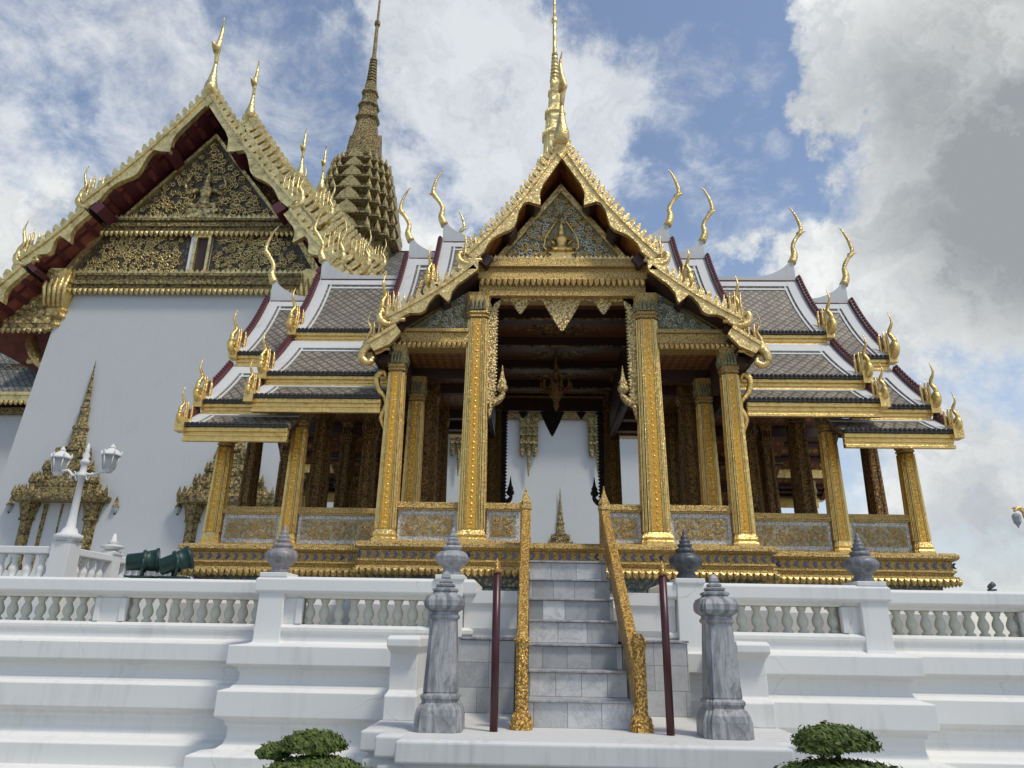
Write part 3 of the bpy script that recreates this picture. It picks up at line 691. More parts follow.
def wing_roof(sx, x0s, xb, slopes, ridge, hs, chs=1.0):
    for sy in (-1, 1):
        for li, ((p0, p1), x0) in enumerate(zip(slopes, x0s)):
            pf = sagprof(p0, p1, (.045, .025, .01)[li]); L = (Vector(p1)-Vector(p0)).length
            t = MB(); strip(t, pf, sx*x0, sx*xb, 0, .03, sy, 0)
            ro = t.build('roof_slope', 'roof_tiles', pav)
            u = MB(); strip(u, pf, sx*x0, sx*(xb-.02), -.033, .035, sy, 0)
            for k in range(1, 4): strip(u, sub(pf, k/4-.03, k/4+.03), sx*x0, sx*(xb-.03), -.07, .06, sy, 1)
            u.build('roof_lining', ['ceiling_lacquer', 'dark_wood'], ro)
            wb = MB()
            strip(wb, sub(pf, 0, 1), sx*(xb-.17), sx*xb, .022, .02, sy); strip(wb, sub(pf, .02, 1), sx*(xb-.235), sx*(xb-.205), .014, .02, sy)
            strip(wb, sub(pf, 0, .115 if li == 0 else .2), sx*x0, sx*(xb-.15), .020, .02, sy)
            if li < 2: strip(wb, sub(pf, .15 if li == 0 else .25, .175 if li == 0 else .285), sx*x0, sx*(xb-.2), .014, .02, sy)
            wb.build('border_band', 'white_trim', ro)
            # eave: dark drip tiles, stepped gold fascia
            (ye, ze) = p1; f = MB(); dr = MB()
            dr.box(sx*x0, sx*(xb+.02), YC+sy*(ye-.02), YC+sy*(ye+.035), ze-.035, ze+.005)
            nt = int((xb-x0)/.058)
            for i in range(nt):
                x = sx*(x0+(i+.5)*(xb-x0)/nt)
                dr.loft([(.024, ze-.008), (.024, ze+.018)], x, YC+sy*(ye+.03), circ(7))
            dr.build('drip_tiles', 'drip_dark', ro)
            hh = (.17, .155, .175)[li]
            f.box(sx*x0, sx*(xb-.03), YC+sy*(ye-.075), YC+sy*(ye-.02), ze-.04-hh, ze-.037)
            f.box(sx*x0, sx*(xb-.02), YC+sy*(ye-.03), YC+sy*(ye+.005), ze-.04-hh*.30, ze-.036)
            f.box(sx*x0, sx*(xb-.025), YC+sy*(ye-.04), YC+sy*(ye-.008), ze-.04-hh*.62, ze-.04-hh*.42)
            f.box(sx*x0, sx*(xb-.02), YC+sy*(ye-.05), YC+sy*(ye+.0), ze-.045-hh, ze-.04-hh*.80)
            f.build('fascia', 'gold', ro, bevel=.006)
            bg_ = MB(); strip(bg_, sub(pf, -.0, 1), sx*(xb+.0), sx*(xb+.075), .085, .20, sy)
            nb2 = int(L/.075); nr = Vector((-(p1[1]-p0[1]), p1[0]-p0[0])).normalized(); nr = nr if nr.y > 0 else -nr
            for i in range(nb2):
                q = Vector(sub(pf, (i+.5)/nb2, 1)[0]) + nr*.09
                bg_.loft([(.024, q.y-.02), (.03, q.y+.01), (.012, q.y+.035)], sx*(xb+.037), YC+sy*q.x, circ(5))
            bg_.build('gable_board', 'burgundy', ro)
            s_ = hs*(1.0, .86, .70)[li]; hg = MB(); dx, dy = sx*.5, sy*.86
            eave_finial(hg, lambda a, z, n: (sx*(xb-.01) + dx*a - dy*n*sx, YC + sy*(ye+.0) + dy*a + dx*n, ze+.06+z), s_, 0, 3, 1.0, 1.0, .085, .50)
            hg.box(sx*(xb-.05), sx*(xb+.07), YC+sy*(ye-.08), YC+sy*(ye+.06), ze-.10, ze+.08)
            hg.build('eave_finial', 'gold', ro)
    # ridge, upswept fin, chofa, gable infill
    (zr) = slopes[0][0][1]; rm = MB()
    rm.box(sx*x0s[0], sx*(xb-.7), YC-.04, YC+.04, zr-.05, zr+.045)
    c = curve([(xb-.75, zr+.045), (xb-.45, zr+.08), (xb-.18, zr+.22), (xb-.0, zr+.42)], 12)
    pts = [(sx*p.x, YC-.035, p.y) for p in c] + [(sx*(xb+.0), YC-.035, zr-.1), (sx*(xb-.75), YC-.035, zr-.05)]
    rm.prism(pts, (0, .07, 0)); rm.build('ridge', 'white_trim', pav)
    ch = MB(); chofa(ch, lambda a, z, n: (sx*(xb+.0+a*.9), YC+n, zr+.38+z), chs); ch.build('roof_finial', 'gold_light', pav)
    gp = MB()
    (p0, p1) = slopes[0]; xg = xb-.3
    gp.prism([(sx*xg, YC-p1[0]+.1, p1[1]+.02), (sx*xg, YC+p1[0]-.1, p1[1]+.02), (sx*xg, YC, zr-.15)], (-sx*.05, 0, 0)); gp.build('gable_panel', 'gold_carved', pav)
for sx in (-1, 1):
    wing_roof(sx, (3.75, 3.75, 3.46), 4.81, (((0, 6.86), (1.03, 5.49)), ((.99, 5.28), (1.83, 4.48)), ((1.77, 4.31), (2.2, 4.05))), 0, .72)
    wing_roof(sx, (1.35, 2.32, 2.32), 4.0, (((0, 7.27), (.95, 5.90)), ((.93, 5.71), (1.84, 4.88)), ((1.78, 4.72), (2.17, 4.45))), 0, .72)
    wing_roof(sx, (1.25,), 2.52, (((0, 7.68), (1.36, 5.86)),), 0, .8)
    wing_roof(sx, (.9,), 1.95, (((0, 8.0), (1.0, 6.62)),), 0, .7, 1.05)

# ---- the two porches
def porch(fy, rear):
    def yb(mb_, x0, x1, y0, y1, z0, z1, m=0): mb_.box(x0, x1, fy(y0), fy(y1), z0, z1, m)
    for sx in (-1, 1):
        bo = MB(); bargeboard(bo, (0, 8.04), (1.26, 6.30), .118, .07, lambda u, z, n: (sx*u, fy(8.2+n), z), NAGA, .035, (.145, .105))
        bo = bo.build('bargeboard', 'gold_light', pav)
        fl = MB(); eave_finial(fl, lambda a, z, n: (sx*(1.27+a), fy(8.23+n), 6.24+z), .60, 0, 4, 1.0, .0); fl.box(sx*1.10, sx*1.36, fy(8.2), fy(8.4), 6.08, 6.22); fl.build('eave_finial', 'gold_light', bo)
        bo = MB(); bargeboard(bo, (1.17, 6.16), (2.24, 5.40), .11, .07, lambda u, z, n: (sx*u, fy(8.2+n), z), NAGA1, .03, (.135, .105))
        bo = bo.build('bargeboard', 'gold_light', pav)
        fl = MB(); eave_finial(fl, lambda a, z, n: (sx*(2.24+a), fy(8.23+n), 5.38+z), .64, 0, 4, 1.0, .0); fl.build('eave_finial', 'gold_light', bo)
        fl = MB(); eave_finial(fl, lambda a, z, n: (sx*(2.42+a), fy(8.36+n), 5.03+z), .60, 0, 4, 1.0, .75)
        fl.build('eave_finial', 'gold_light', bo)
        fl = MB(); nz = curve([(2.18, 5.20), (2.36, 5.08), (2.50, 4.98), (2.53, 4.86), (2.46, 4.79), (2.39, 4.83), (2.41, 4.90)], 22)
        fl.sweep([(sx*p.x, fy(8.27), p.y) for p in nz], [interp([(0, .04), (.3, .058), (.6, .05), (.85, .038), (1, .012)], i/22) for i in range(23)], 8)
        fl.sweep([(sx*2.22, fy(8.25), 5.34), (sx*2.23, fy(8.25), 5.12), (sx*2.27, fy(8.25), 5.02)], [.028, .034, .02], 6); fl.build('eave_nose', 'gold_light', bo)
        fl = MB(); bargeboard(fl, (2.12, 5.29), (2.46, 5.05), .12, .07, lambda u, z, n: (sx*u, fy(8.215+n), z), [(0, 1), (.5, 1.5), (1, 1.2)], .0, None, 8); fl.build('bargeboard', 'gold_light', bo)
        # the roof planes: tiles on top, orange lining below, purlin ends
        for (a, b, nm, lin) in (((0, 8.0), (1.24, 6.27), 0, 'orange_wood'), ((1.16, 6.12), (2.26, 5.38), 1, 'dark_wood'), ((2.14, 5.27), (2.5, 5.02), 2, 'dark_wood')):
            a, b = Vector(a), Vector(b); d = (b-a).normalized(); nr = Vector((-d.y, d.x)); nr = nr if nr.y > 0 else -nr
            y0, y1 = (8.24, YC+.02) if nm == 0 else (8.24, 9.9)
            def sl(o0, o1, t0=0, t1=1, ya=None, yb_=None, m=0, mbx=None):
                p, q = a + (b-a)*t0, a + (b-a)*t1; A = [p+nr*o0, q+nr*o0, q+nr*o1, p+nr*o1]
                mbx.prism([(sx*v.x, fy(ya), v.y) for v in A], (0, fy(yb_)-fy(ya), 0), m)
            t = MB(); sl(-.03, 0, 0, 1, y0, y1, 0, t); ro = t.build('roof_slope', 'roof_tiles', pav)
            t = MB(); sl(-.09, -.033, 0, 1, y0+.02, y1, 0, t)
            for tt in ((.42, .68, .93) if nm == 0 else (.4, .92)): sl(-.24 if nm == 0 else -.17, -.092, tt-.035, tt+.035, 8.32, 8.9, 1, t)
            t.build('roof_lining', [lin, 'dark_wood'], ro)
        # side pediment and side beam
        t = MB(); t.prism([(sx*1.24, fy(8.6), 5.36), (sx*2.06, fy(8.6), 5.36), (sx*1.24, fy(8.6), 5.98)], (0, fy(8.66)-fy(8.6), 0), 0)
        t.prism([(sx*1.22, fy(8.57), 5.99), (sx*2.12, fy(8.57), 5.34), (sx*2.12, fy(8.57), 5.40), (sx*1.22, fy(8.57), 6.06)], (0, fy(8.66)-fy(8.57), 0), 1)
        scrolls(t, lambda p, q: q > 5.37 and p > 1.25 and q < 5.96 - (p-1.24)*.74, (1.24, 2.06, 5.36, 5.95), 22, .085, .04, lambda p, q, n: (sx*p, fy(8.588-n*.8), q), 2, 2500, .2)
        t.build('side_pediment', ['silver_green_mosaic', 'gold_light', 'silver_relief'], pav)
        t = MB(); yb(t, sx*1.22, sx*2.3, 8.48, 8.74, 5.17, 5.30); yb(t, sx*1.22, sx*2.36, 8.45, 8.76, 5.305, 5.35); yb(t, sx*1.22, sx*2.28, 8.51, 8.72, 5.10, 5.168)
        petals(t, (sx*1.24, fy(8.505), 5.165), (sx*2.28, fy(8.505), 5.165), (0, fy(8)-fy(9), 0), .075, .062, 1, .03)
        t.build('side_beam', ['gold_fine', 'gold_light'], pav)
        t = MB(); yb(t, sx*2.1, sx*2.40, 8.50, 9.3, 4.90, 5.0); yb(t, sx*2.05, sx*2.18, 8.7, 9.2, 4.7, 5.14)
        t.build('eave_box', 'dark_wood', pav)
        # curled eave bracket on the outer column
        t = MB(); pth = curve([(2.26, 4.02), (2.30, 4.2), (2.24, 4.38), (2.36, 4.55), (2.40, 4.72), (2.32, 4.80), (2.28, 4.72)], 20)
        t.sweep([(sx*p.x, fy(8.62), p.y) for p in pth], [interp([(0, .01), (.2, .045), (.5, .04), (.8, .045), (1, .015)], i/20) for i in range(21)], 6)
        t.build('eave_bracket', 'gold', pav)
    # pediment with relief
    t = MB(); Y = 8.6
    t.prism([(-.84, fy(Y), 6.40), (.84, fy(Y), 6.40), (0, fy(Y), 7.52)], (0, fy(Y+.06)-fy(Y), 0), 0)
    for sx in (-1, 1):
        t.prism([(sx*.0, fy(Y-.05), 7.50), (sx*.86, fy(Y-.05), 6.37), (sx*.95, fy(Y-.05), 6.37), (0, fy(Y-.05), 7.63)], (0, fy(Y+.03)-fy(Y-.05), 0), 1)
    if not rear:
        ins = lambda p, q: q > 6.41 and q < 7.50 - abs(p)*1.33 and not (abs(p) < .13 and q < 6.98)
        scrolls(t, ins, (-.84, .84, 6.4, 7.5), 110, .13, .045, lambda p, q, n: (p, fy(Y-.012-n*.9), q), 2, 4500, .20)
        scrolls(t, ins, (-.84, .84, 6.4, 7.5), 60, .06, .03, lambda p, q, n: (p, fy(Y-.03-n*.9), q), 3, 3000, .2)
        # small seated figure on a stepped pedestal in the middle of the relief
        for r, z0, z1 in ((.17, 6.42, 6.46), (.14, 6.46, 6.50), (.17, 6.50, 6.53)): t.box(-r, r, fy(Y-.07), fy(Y), z0, z1, 3)
        t.loft([(.13, 6.53), (.15, 6.57), (.10, 6.61), (.065, 6.65), (.085, 6.73), (.09, 6.77), (.035, 6.80), (.045, 6.83), (.045, 6.87), (.03, 6.90), (.035, 6.92), (.012, 6.99), (.004, 7.06)], 0, fy(Y-.03), circ(10), 3, 1, .5, True)
        for sx in (-1, 1):
            t.sweep([(sx*.085, fy(Y-.04), 6.76), (sx*.15, fy(Y-.06), 6.70), (sx*.10, fy(Y-.09), 6.64)], [.026, .022, .016], 6, 3)
            t.sweep([(sx*.02, fy(Y-.05), 6.56), (sx*.17, fy(Y-.08), 6.56), (sx*.05, fy(Y-.10), 6.55)], [.04, .035, .022], 6, 3)
            t.sweep([(sx*.14, fy(Y-.03), 6.5), (sx*.24, fy(Y-.03), 6.62), (sx*.22, fy(Y-.03), 6.78), (sx*.10, fy(Y-.03), 6.98), (0, fy(Y-.03), 7.12)], [.014, .018, .018, .016, .006], 5, 3)
    t.build('pediment', ['silver_green_mosaic', 'gold_light', 'silver_relief', 'gold'], pav)
    # entablature with petal cornice
    t = MB()
    yb(t, -1.16, 1.16, 8.42, 8.80, 6.30, 6.36); yb(t, -1.20, 1.20, 8.40, 8.82, 6.235, 6.298); yb(t, -1.12, 1.12, 8.46, 8.78, 6.16, 6.233); yb(t, -1.15, 1.15, 8.43, 8.78, 6.06, 6.157)
    yb(t, -1.10, 1.10, 8.48, 8.76, 5.86, 6.058); yb(t, -1.0, 1.0, 8.46, 8.76, 5.83, 5.90)
    petals(t, (-1.1, fy(8.46), 6.06), (1.1, fy(8.46), 6.06), (0, fy(8)-fy(9), 0), .10, .075, 1, .04)
    leaf_row(t, (-1.1, fy(8.45), 6.36), (1.1, fy(8.45), 6.36), (0, 0, 1), .06, .06, .02, 1, 0)
    t.build('entablature', ['gold_fine', 'gold_light'], pav)
    # pointed honeycomb pelmet and its side strips
    zt, ztip = (5.87, 5.36) if not rear else (5.72, 5.12)
    ov = [(-.96, zt)]
    bot = [(.96, zt-.15), (.90, zt-.12), (.83, zt-.05), (.76, zt-.07), (.70, zt-.13), (.64, zt-.08)]
    def spike(c, hw, tip, k=7):
        o = []
        for i in range(k+1):
            t_ = i/k; o.append((c + hw*(1-t_)**.9, lerp(zt-.07, tip, t_)))
            if i < k: o.append((c + hw*(1-t_-.03)**.9 + .012, lerp(zt-.07, tip, t_+.4/k)))
        return o + [(2*c-x, z) for x, z in o[:-1][::-1]]
    edge = [(.95, zt-.22), (.90, zt-.12), (.82, zt-.06), (.74, zt-.09)] + spike(.55, .12, zt-.26) + [(.38, zt-.08), (.31, zt-.05)] + spike(0, .25, ztip, 12) + [(-.31, zt-.05), (-.38, zt-.08)] + spike(-.55, .12, zt-.26) + [(-.74, zt-.09), (-.82, zt-.06), (-.90, zt-.12), (-.95, zt-.22)]
    t = MB(); t.prism([(x, fy(8.55), z) for x, z in [(-.95, zt+.02), (.95, zt+.02)] + edge], (0, fy(8.58)-fy(8.55), 0))
    for sx in (-1, 1):
        zb = 4.42 if not rear else 3.9
        pts = [(.98, zt), (.98, zb-.1)]; k = 26
        zz = zb
        for i in range(k+1):
            z = lerp(zb, zt-.2, i/k); pts.append((.87, z)); pts.append((.835, z+.5*(zt-.2-zb)/k))
        pts += [(.80, zt-.02)]
        t.prism([(sx*x, fy(8.55), z) for x, z in pts], (0, fy(8.58)-fy(8.55), 0))
        pth = curve([(.93, zb-.25), (.90, zb-.08), (.82, zb-.02), (.76, zb+.06), (.77, zb+.16)], 14)
        t.sweep([(sx*p.x, fy(8.56), p.y) for p in pth], [.02+.025*math.sin(math.pi*i/14) for i in range(15)], 6)
        t.loft([(.02, zb+.08), (.07, zb+.12), (.075, zb+.17), (.05, zb+.2), (.06, zb+.23), (.03, zb+.29), (.012, zb+.40), (.004, zb+.46)], sx*.77, fy(8.56), circ(8), 0, smooth=True)
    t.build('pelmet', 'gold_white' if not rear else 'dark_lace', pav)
    if not rear:
        t = MB(); apex_block(t, 8.06, .135, .05, lambda u, z, n: (u, 8.2+n, z)); front_chofa(t, 0, 8.18, 8.10, 1.55); t.build('roof_finial', 'gold_light', pav)
    rg = MB(); rg.box(-.05, .05, fy(8.24), YC, 7.96, 8.06); rg.build('ridge', 'white_trim', pav)
porch(lambda y: y, False)
porch(lambda y: 2*YC-y, True)

# ---- ceilings and inner beams
t = MB()
t.box(-1.05, 1.05, 8.78, 12.72, 5.97, 6.03, 0)
for y in (9.25, 10.25, 11.25, 12.25): t.box(-1.05, 1.05, y-.07, y+.07, 5.80, 5.969, 1); t.box(-1.05, 1.05, y-.085, y-.072, 5.80, 5.83, 2)
for sx in (-1, 1):
    t.box(sx*1.06, sx*2.2, 8.78, 12.72, 5.14, 5.19, 0); t.box(sx*1.06, sx*1.13, 8.78, 12.72, 5.02, 5.965, 1)
    for y in (9.45, 10.1, 11.4, 12.1): t.box(sx*1.14, sx*2.2, y-.06, y+.06, 4.99, 5.138, 1)
    t.box(sx*2.2, sx*2.27, 8.8, 12.7, 4.6, 5.6, 1)
    for y in (10.1, 11.4): t.box(sx*2.28, sx*4.6, y-.07, y+.07, 4.72, 4.88, 1)
    t.box(sx*2.28, sx*3.85, 9.95, 11.55, 4.90, 4.95, 0)
    for sy in (-1, 1):
        for (ya, za, yb2, zb2) in ((.80, 4.88, 1.30, 4.52), (1.27, 4.40, 1.72, 4.14), (1.70, 4.02, 2.14, 3.80)):
            if sy < 0 and ya > 1.2: continue
            t.prism([(sx*2.28, YC+sy*ya, za), (sx*2.28, YC+sy*yb2, zb2), (sx*2.28, YC+sy*yb2, zb2+.05), (sx*2.28, YC+sy*ya, za+.05)], (sx*1.6, 0, 0), 0)
            if sy > 0: t.box(sx*2.28, sx*3.9, YC+yb2-.06, YC+yb2, zb2-.13, zb2-.01, 1)
            if sy > 0: t.box(sx*2.28, sx*3.9, YC+yb2-.065, YC+yb2+.005, zb2-.10, zb2-.08, 2)
t.box(-1.1, 1.1, 12.80, 12.86, 5.58, 5.86, 1)
for y, k in ((9.75, 1), (10.75, 1), (11.75, 1)):
    for (w_, h_) in ((.62, .30), (.46, .22)):
        for sx in (-1, 1):
            for sy in (-1, 1):
                t.box(sx*w_*.6, sx*(w_*.6+.02), y+sy*h_*.5, y+sy*h_, 5.955, 5.97, 2); t.box(0, sx*w_*.62, y+sy*h_, y+sy*(h_+.02), 5.955, 5.97, 2)
                t.box(sx*w_*.6, sx*w_, y+sy*h_*.5, y+sy*(h_*.5+.02), 5.955, 5.97, 2); t.box(sx*w_, sx*(w_+.02), y, y+sy*h_*.5, 5.955, 5.97, 2)
    for i in range(6):
        a = i*math.pi/3; t.loft([(.06, 5.94), (.09, 5.97)], .30*math.cos(a), y+.13*math.sin(a), circ(10), 2)
t.build('ceiling', ['ceiling_lacquer', 'dark_wood', 'gold_old'], pav)

# ---- the needle spire
sp = MB()
prof = []
lv = [(7.7, .80), (8.1, .66), (8.45, .55), (8.78, .45), (9.08, .37), (9.36, .30), (9.6, .25)]
for (z, r), (z2, r2) in zip(lv, lv[1:]):
    h = z2-z; prof += [(r*1.03, z), (r*1.08, z+.15*h), (r*1.08, z+.3*h), (r*.92, z+.38*h), (r*.88, z+.85*h), (r*.93, z+.95*h)]
    for i in range(28):
        a, b = RED[i]; sp.loft([(.03, z+.3*h), (.036, z+.5*h), (.004, z+1.0*h)], a*r*1.02, YC+b*r*1.02, circ(4))
prof += [(.25, 9.6)]
sp.loft(prof, 0, YC, RED)
sp.loft([(.25, 9.6), (.265, 9.66), (.22, 9.72), (.205, 10.1), (.235, 10.14), (.235, 10.2), (.185, 10.26), (.165, 10.6), (.19, 10.64), (.185, 10.7), (.13, 10.75), (.112, 11.1), (.13, 11.13), (.125, 11.18), (.095, 11.22), (.085, 11.42)], 0, YC, RED)
ring = []; zz = 11.42; rr = .095
for k in range(8): ring += [(rr, zz), (rr*1.04, zz+.04), (rr*.74, zz+.055), (rr*.7, zz+.085)]; zz += .09; rr *= .93
ring += [(.04, zz), (.034, 12.85), (.06, 12.89), (.058, 12.96), (.03, 13.0), (.026, 14.2), (.004, 15.2)]
sp.loft(ring, 0, YC, circ(12), smooth=False)
sp.build('spire', 'gold_hall_plain', pav)

# ---- chandelier
ch = thing('chandelier', 'dark bell shaped chandelier hanging under the pavilion ceiling', 'chandelier', (0, 10.75, 5.96))
m_ = MB(); m_.loft([(.03, 5.95), (.02, 5.9), (.035, 5.75), (.06, 5.45)], 0, 10.75, circ(14), 0, smooth=True); m_.build('stem', 'gold_shade', ch)
m_ = MB(); m_.loft([(.06, 5.45), (.12, 5.40), (.135, 5.33), (.11, 5.27), (.125, 5.22), (.07, 5.14), (.04, 5.08), (.05, 5.03), (.004, 4.93)], 0, 10.75, circ(14), 0, smooth=True)
for i in range(10):
    a = i*math.pi/5; m_.loft([(.012, 5.3), (.022, 5.34), (.02, 5.4), (.003, 5.46)], .24*math.cos(a), 10.75+.24*math.sin(a), circ(6)); m_.sweep([(.15*math.cos(a), 10.75+.15*math.sin(a), 5.3), (.24*math.cos(a), 10.75+.24*math.sin(a), 5.3)], [.01, .01], 4)
m_.build('lamp_body', 'gold_shade', ch)
# ================================================================== the great hall behind
HX, HY = -13.8, 45.5
hall = thing('great_hall', 'tall white hall with gilded gables and a tiered spire behind the pavilion', 'temple hall', (HX, HY, 1.58))
SEG = [((0, 22.55), (4.2, 17.25)), ((4.05, 16.92), (6.05, 14.72)), ((5.93, 14.42), (8.1, 12.1))]
TIERS = [(22.1, 0.0), (18.4, 1.85), (11.3, 3.6), (7.6, 5.3)]
def wing_fn(dx, dy):
    px_, py_ = -dy, dx                        # sideways axis
    if (dx, dy) == (0, -1): px_, py_ = 1, 0
    return lambda u, a, z: (HX + dx*a + px_*u, HY + dy*a + py_*u, z)
def hall_window(cx, cy, z0, s, fnorm=-1):
    t = MB()
    t.box(cx-.62*s, cx+.62*s, cy-.02, cy+.12, z0, z0+2.3*s, 1)
    fs_ = []
    for sx in (-1, 1):
        t.box(cx+sx*.62*s, cx+sx*.50*s, cy-.10, cy-.02, z0, z0+2.3*s, 0)
        f = MB(); fs_.append(f); f.loft([(.30*s, z0), (.24*s, z0+.2*s), (.20*s, z0+.3*s), (.20*s, z0+1.7*s), (.28*s, z0+1.75*s), (.24*s, z0+1.85*s), (.34*s, z0+2.3*s), (.38*s, z0+2.4*s)], cx+sx*1.12*s, cy, RED)
    t.box(cx-.03*s, cx+.03*s, cy-.06, cy-.02, z0, z0+2.3*s, 0)
    w_ = t.build('window', ['gold_old', 'gold_hall'], hall)
    for f in fs_: f.build('window_column', 'gold_old', w_)
    c = MB(); z = z0+2.35*s; r = 1.62*s; prof = []
    for k in range(4):
        prof += [(r, z), (r*1.03, z+.06*s), (r*1.03, z+.2*s), (r*.93, z+.26*s), (r*.9, z+.42*s)]
        for i in range(28):
            a, b = RED[i]
            if b < .2: c.loft([(.075*s, z+.2*s), (.08*s, z+.3*s), (.01*s, z+.58*s)], cx+a*r, cy+b*r*.42, circ(5))
        z += .46*s; r *= .73
    prof += [(r, z)]
    c.loft(prof, cx, cy, RED, 0, 1, .42)
    prof = [(r*1.0, z), (r*1.05, z+.12*s), (r*.7, z+.2*s), (r*.55, z+.8*s), (r*.68, z+.85*s), (r*.62, z+.95*s), (r*.45, z+1.0*s), (r*.36, z+1.6*s), (r*.42, z+1.65*s), (r*.28, z+1.7*s), (r*.2, z+2.3*s), (r*.1, z+2.9*s), (.01, z+3.5*s)]
    c.loft(prof, cx, cy, circ(10), 0, 1, .6)
    c.build('window_canopy', 'gold_old', w_)
for wi, (dx, dy) in enumerate(((0, -1), (1, 0), (-1, 0), (0, 1))):
    P_ = wing_fn(dx, dy); front = wi == 0
    def pr(mb, pts, a0, a1, m=0):
        A = [P_(u, a0, z) for u, z in pts]; v = Vector(P_(0, a1, 0)) - Vector(P_(0, a0, 0)); mb.prism(A, tuple(v), m)
    # battered wall
    t = MB(); vs = []
    for z, hw, a in ((3.3, 5.55, 21.2), (13.95, 4.92, 20.85)):
        vs += [P_(-hw, a, z), P_(hw, a, z), P_(hw, 4, z), P_(-hw, 4, z)]
    t.add(vs, [(0,1,5,4), (1,2,6,5), (3,0,4,7), (4,5,6,7)])
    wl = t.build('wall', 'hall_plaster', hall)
    t = MB(); pr(t, [(-6.2, 1.58), (6.2, 1.58), (6.2, 2.2), (5.9, 2.4), (5.9, 3.0), (6.1, 3.1), (6.1, 3.3), (-6.1, 3.3), (-6.1, 3.1), (-5.9, 3.0), (-5.9, 2.4), (-6.2, 2.2)], 4, 21.9); t.build('wall_base', 'white_plaster', wl)
    # roofs, tier by tier
    for ti, (af, dz) in enumerate(TIERS):
        segs = SEG if ti < 2 and dx == 0 else SEG[:2]
        for sx in (-1, 1):
            for si, (p0, p1) in enumerate(segs):
                a, b = Vector(p0)+Vector((0, dz)), Vector(p1)+Vector((0, dz)); d = (b-a).normalized(); nr = Vector((-d.y, d.x)); nr = nr if nr.y > 0 else -nr
                t = MB()
                def slab(o0, o1, t0, t1, a0, a1, m):
                    p, q = a+(b-a)*t0, a+(b-a)*t1; pr(t, [(sx*v.x, v.y) for v in (p+nr*o0, q+nr*o0, q+nr*o1, p+nr*o1)], a0, a1, m)
                slab(-.16, -.04, 0, 1, af-.12, 0.5, 0)
                if si < len(segs)-1: c2 = Vector(segs[si+1][0])+Vector((0, dz)); pr(t, [(sx*(b.x-.16), b.y+.1), (sx*(b.x-.02), b.y+.0), (sx*(c2.x+.02), c2.y-.1), (sx*(c2.x-.14), c2.y-.1)], af-.12, 0.5, 0)
                ro = t.build('roof_slope', 'hall_tiles', hall)
                if ti > 0:
                    t = MB(); slab(-.24, -.165, 0, 1, af-.2, 5 if si else 1, 0); t.build('roof_lining', 'hall_soffit', ro)
                if ti == 0:
                    t = MB(); slab(-.34, -.165, 0, 1, af-.14, 6 if si else 1, 0)
                    nr_ = max(4, int((b-a).length/.62))
                    for k in range(nr_): slab(-.42, -.342, (k+.5)/nr_-.03, (k+.5)/nr_+.03, af-.2, 20.6, 1)
                    for k in (0, 1): slab(-.40, -.342, 0.01, .99, af-.55-k*.75, af-.65-k*.75, 1)
                    for tt in ((.45, .97) if si == 0 else (.97, )): slab(-.85, -.43, tt-.035, tt+.03, af-.02, 20.3, 1)
                    t.build('roof_lining', ['hall_soffit', 'burgundy'], ro)
                if front or (wi == 2 and ti == 0):
                    bo = MB(); keys = NAGA if si == 0 else NAGA1
                    bargeboard(bo, a, b, .34, .22, lambda u, z, n: P_(sx*u, af-n, z), keys, .025, (.38, .36) if front else None, 40)
                    if front and ti > 0:
                        bargeboard(bo, a+Vector((.0, -.75)), b+Vector((-.1, -.75)), .30, .2, lambda u, z, n: P_(sx*u, af+.25-n, z), keys, .025, (.75, .40), 30)
                    bo = bo.build('bargeboard', 'gold_hall_plain', ro)
                    if front:
                        fl = MB(); eave_finial(fl, lambda q, z, n: P_(sx*(b.x+q-.05), af-.1+n, b.y+.02+z), 1.75, 0, 4, 1.2); fl.build('eave_finial', 'gold_hall_plain', bo)
        t = MB(); pr(t, [(-4.2, 17.1+dz), (4.2, 17.1+dz), (0, 22.2+dz)], 19.9 if ti == 0 else af-.5, 19.6 if ti == 0 else af-.8)
        t.build('gable_wall', 'gold_hall', hall)
        x, y, z = P_(0, af-.05, 22.6+dz)
        t = MB()
        if wi in (0, 3): apex_block(t, 22.6+dz, .4, .12, lambda u, z_, n: P_(u, af-n, z_)); front_chofa(t, x, y, z, 3.9 if ti == 0 else 3.4)
        else: chofa(t, lambda a_, z_, n_: (x+dx*a_, y+n_, z+z_), 3.3)
        t.build('roof_finial', 'gold_hall_plain', hall)
for s_, a0, a1 in ((1, HX+5.2, HX+21.3), (-1, HX-21.3, HX-5.2)):
    t = MB(); t.box(a0, a1, HY-6.0, HY+6.0, 14.22, 14.36, 0)
    t.box(a0, a1, HY-6.12, HY-6.0, 14.2, 14.72, 1); t.box(a0, a1, HY-6.2, HY-6.0, 14.5, 14.62, 1)
    petals(t, (a0, HY-6.05, 14.2), (a1, HY-6.05, 14.2), (0, -1, 0), .3, .3, 1, .08)
    t.build('eave_soffit', ['hall_soffit', 'gold_hall_plain'], hall)
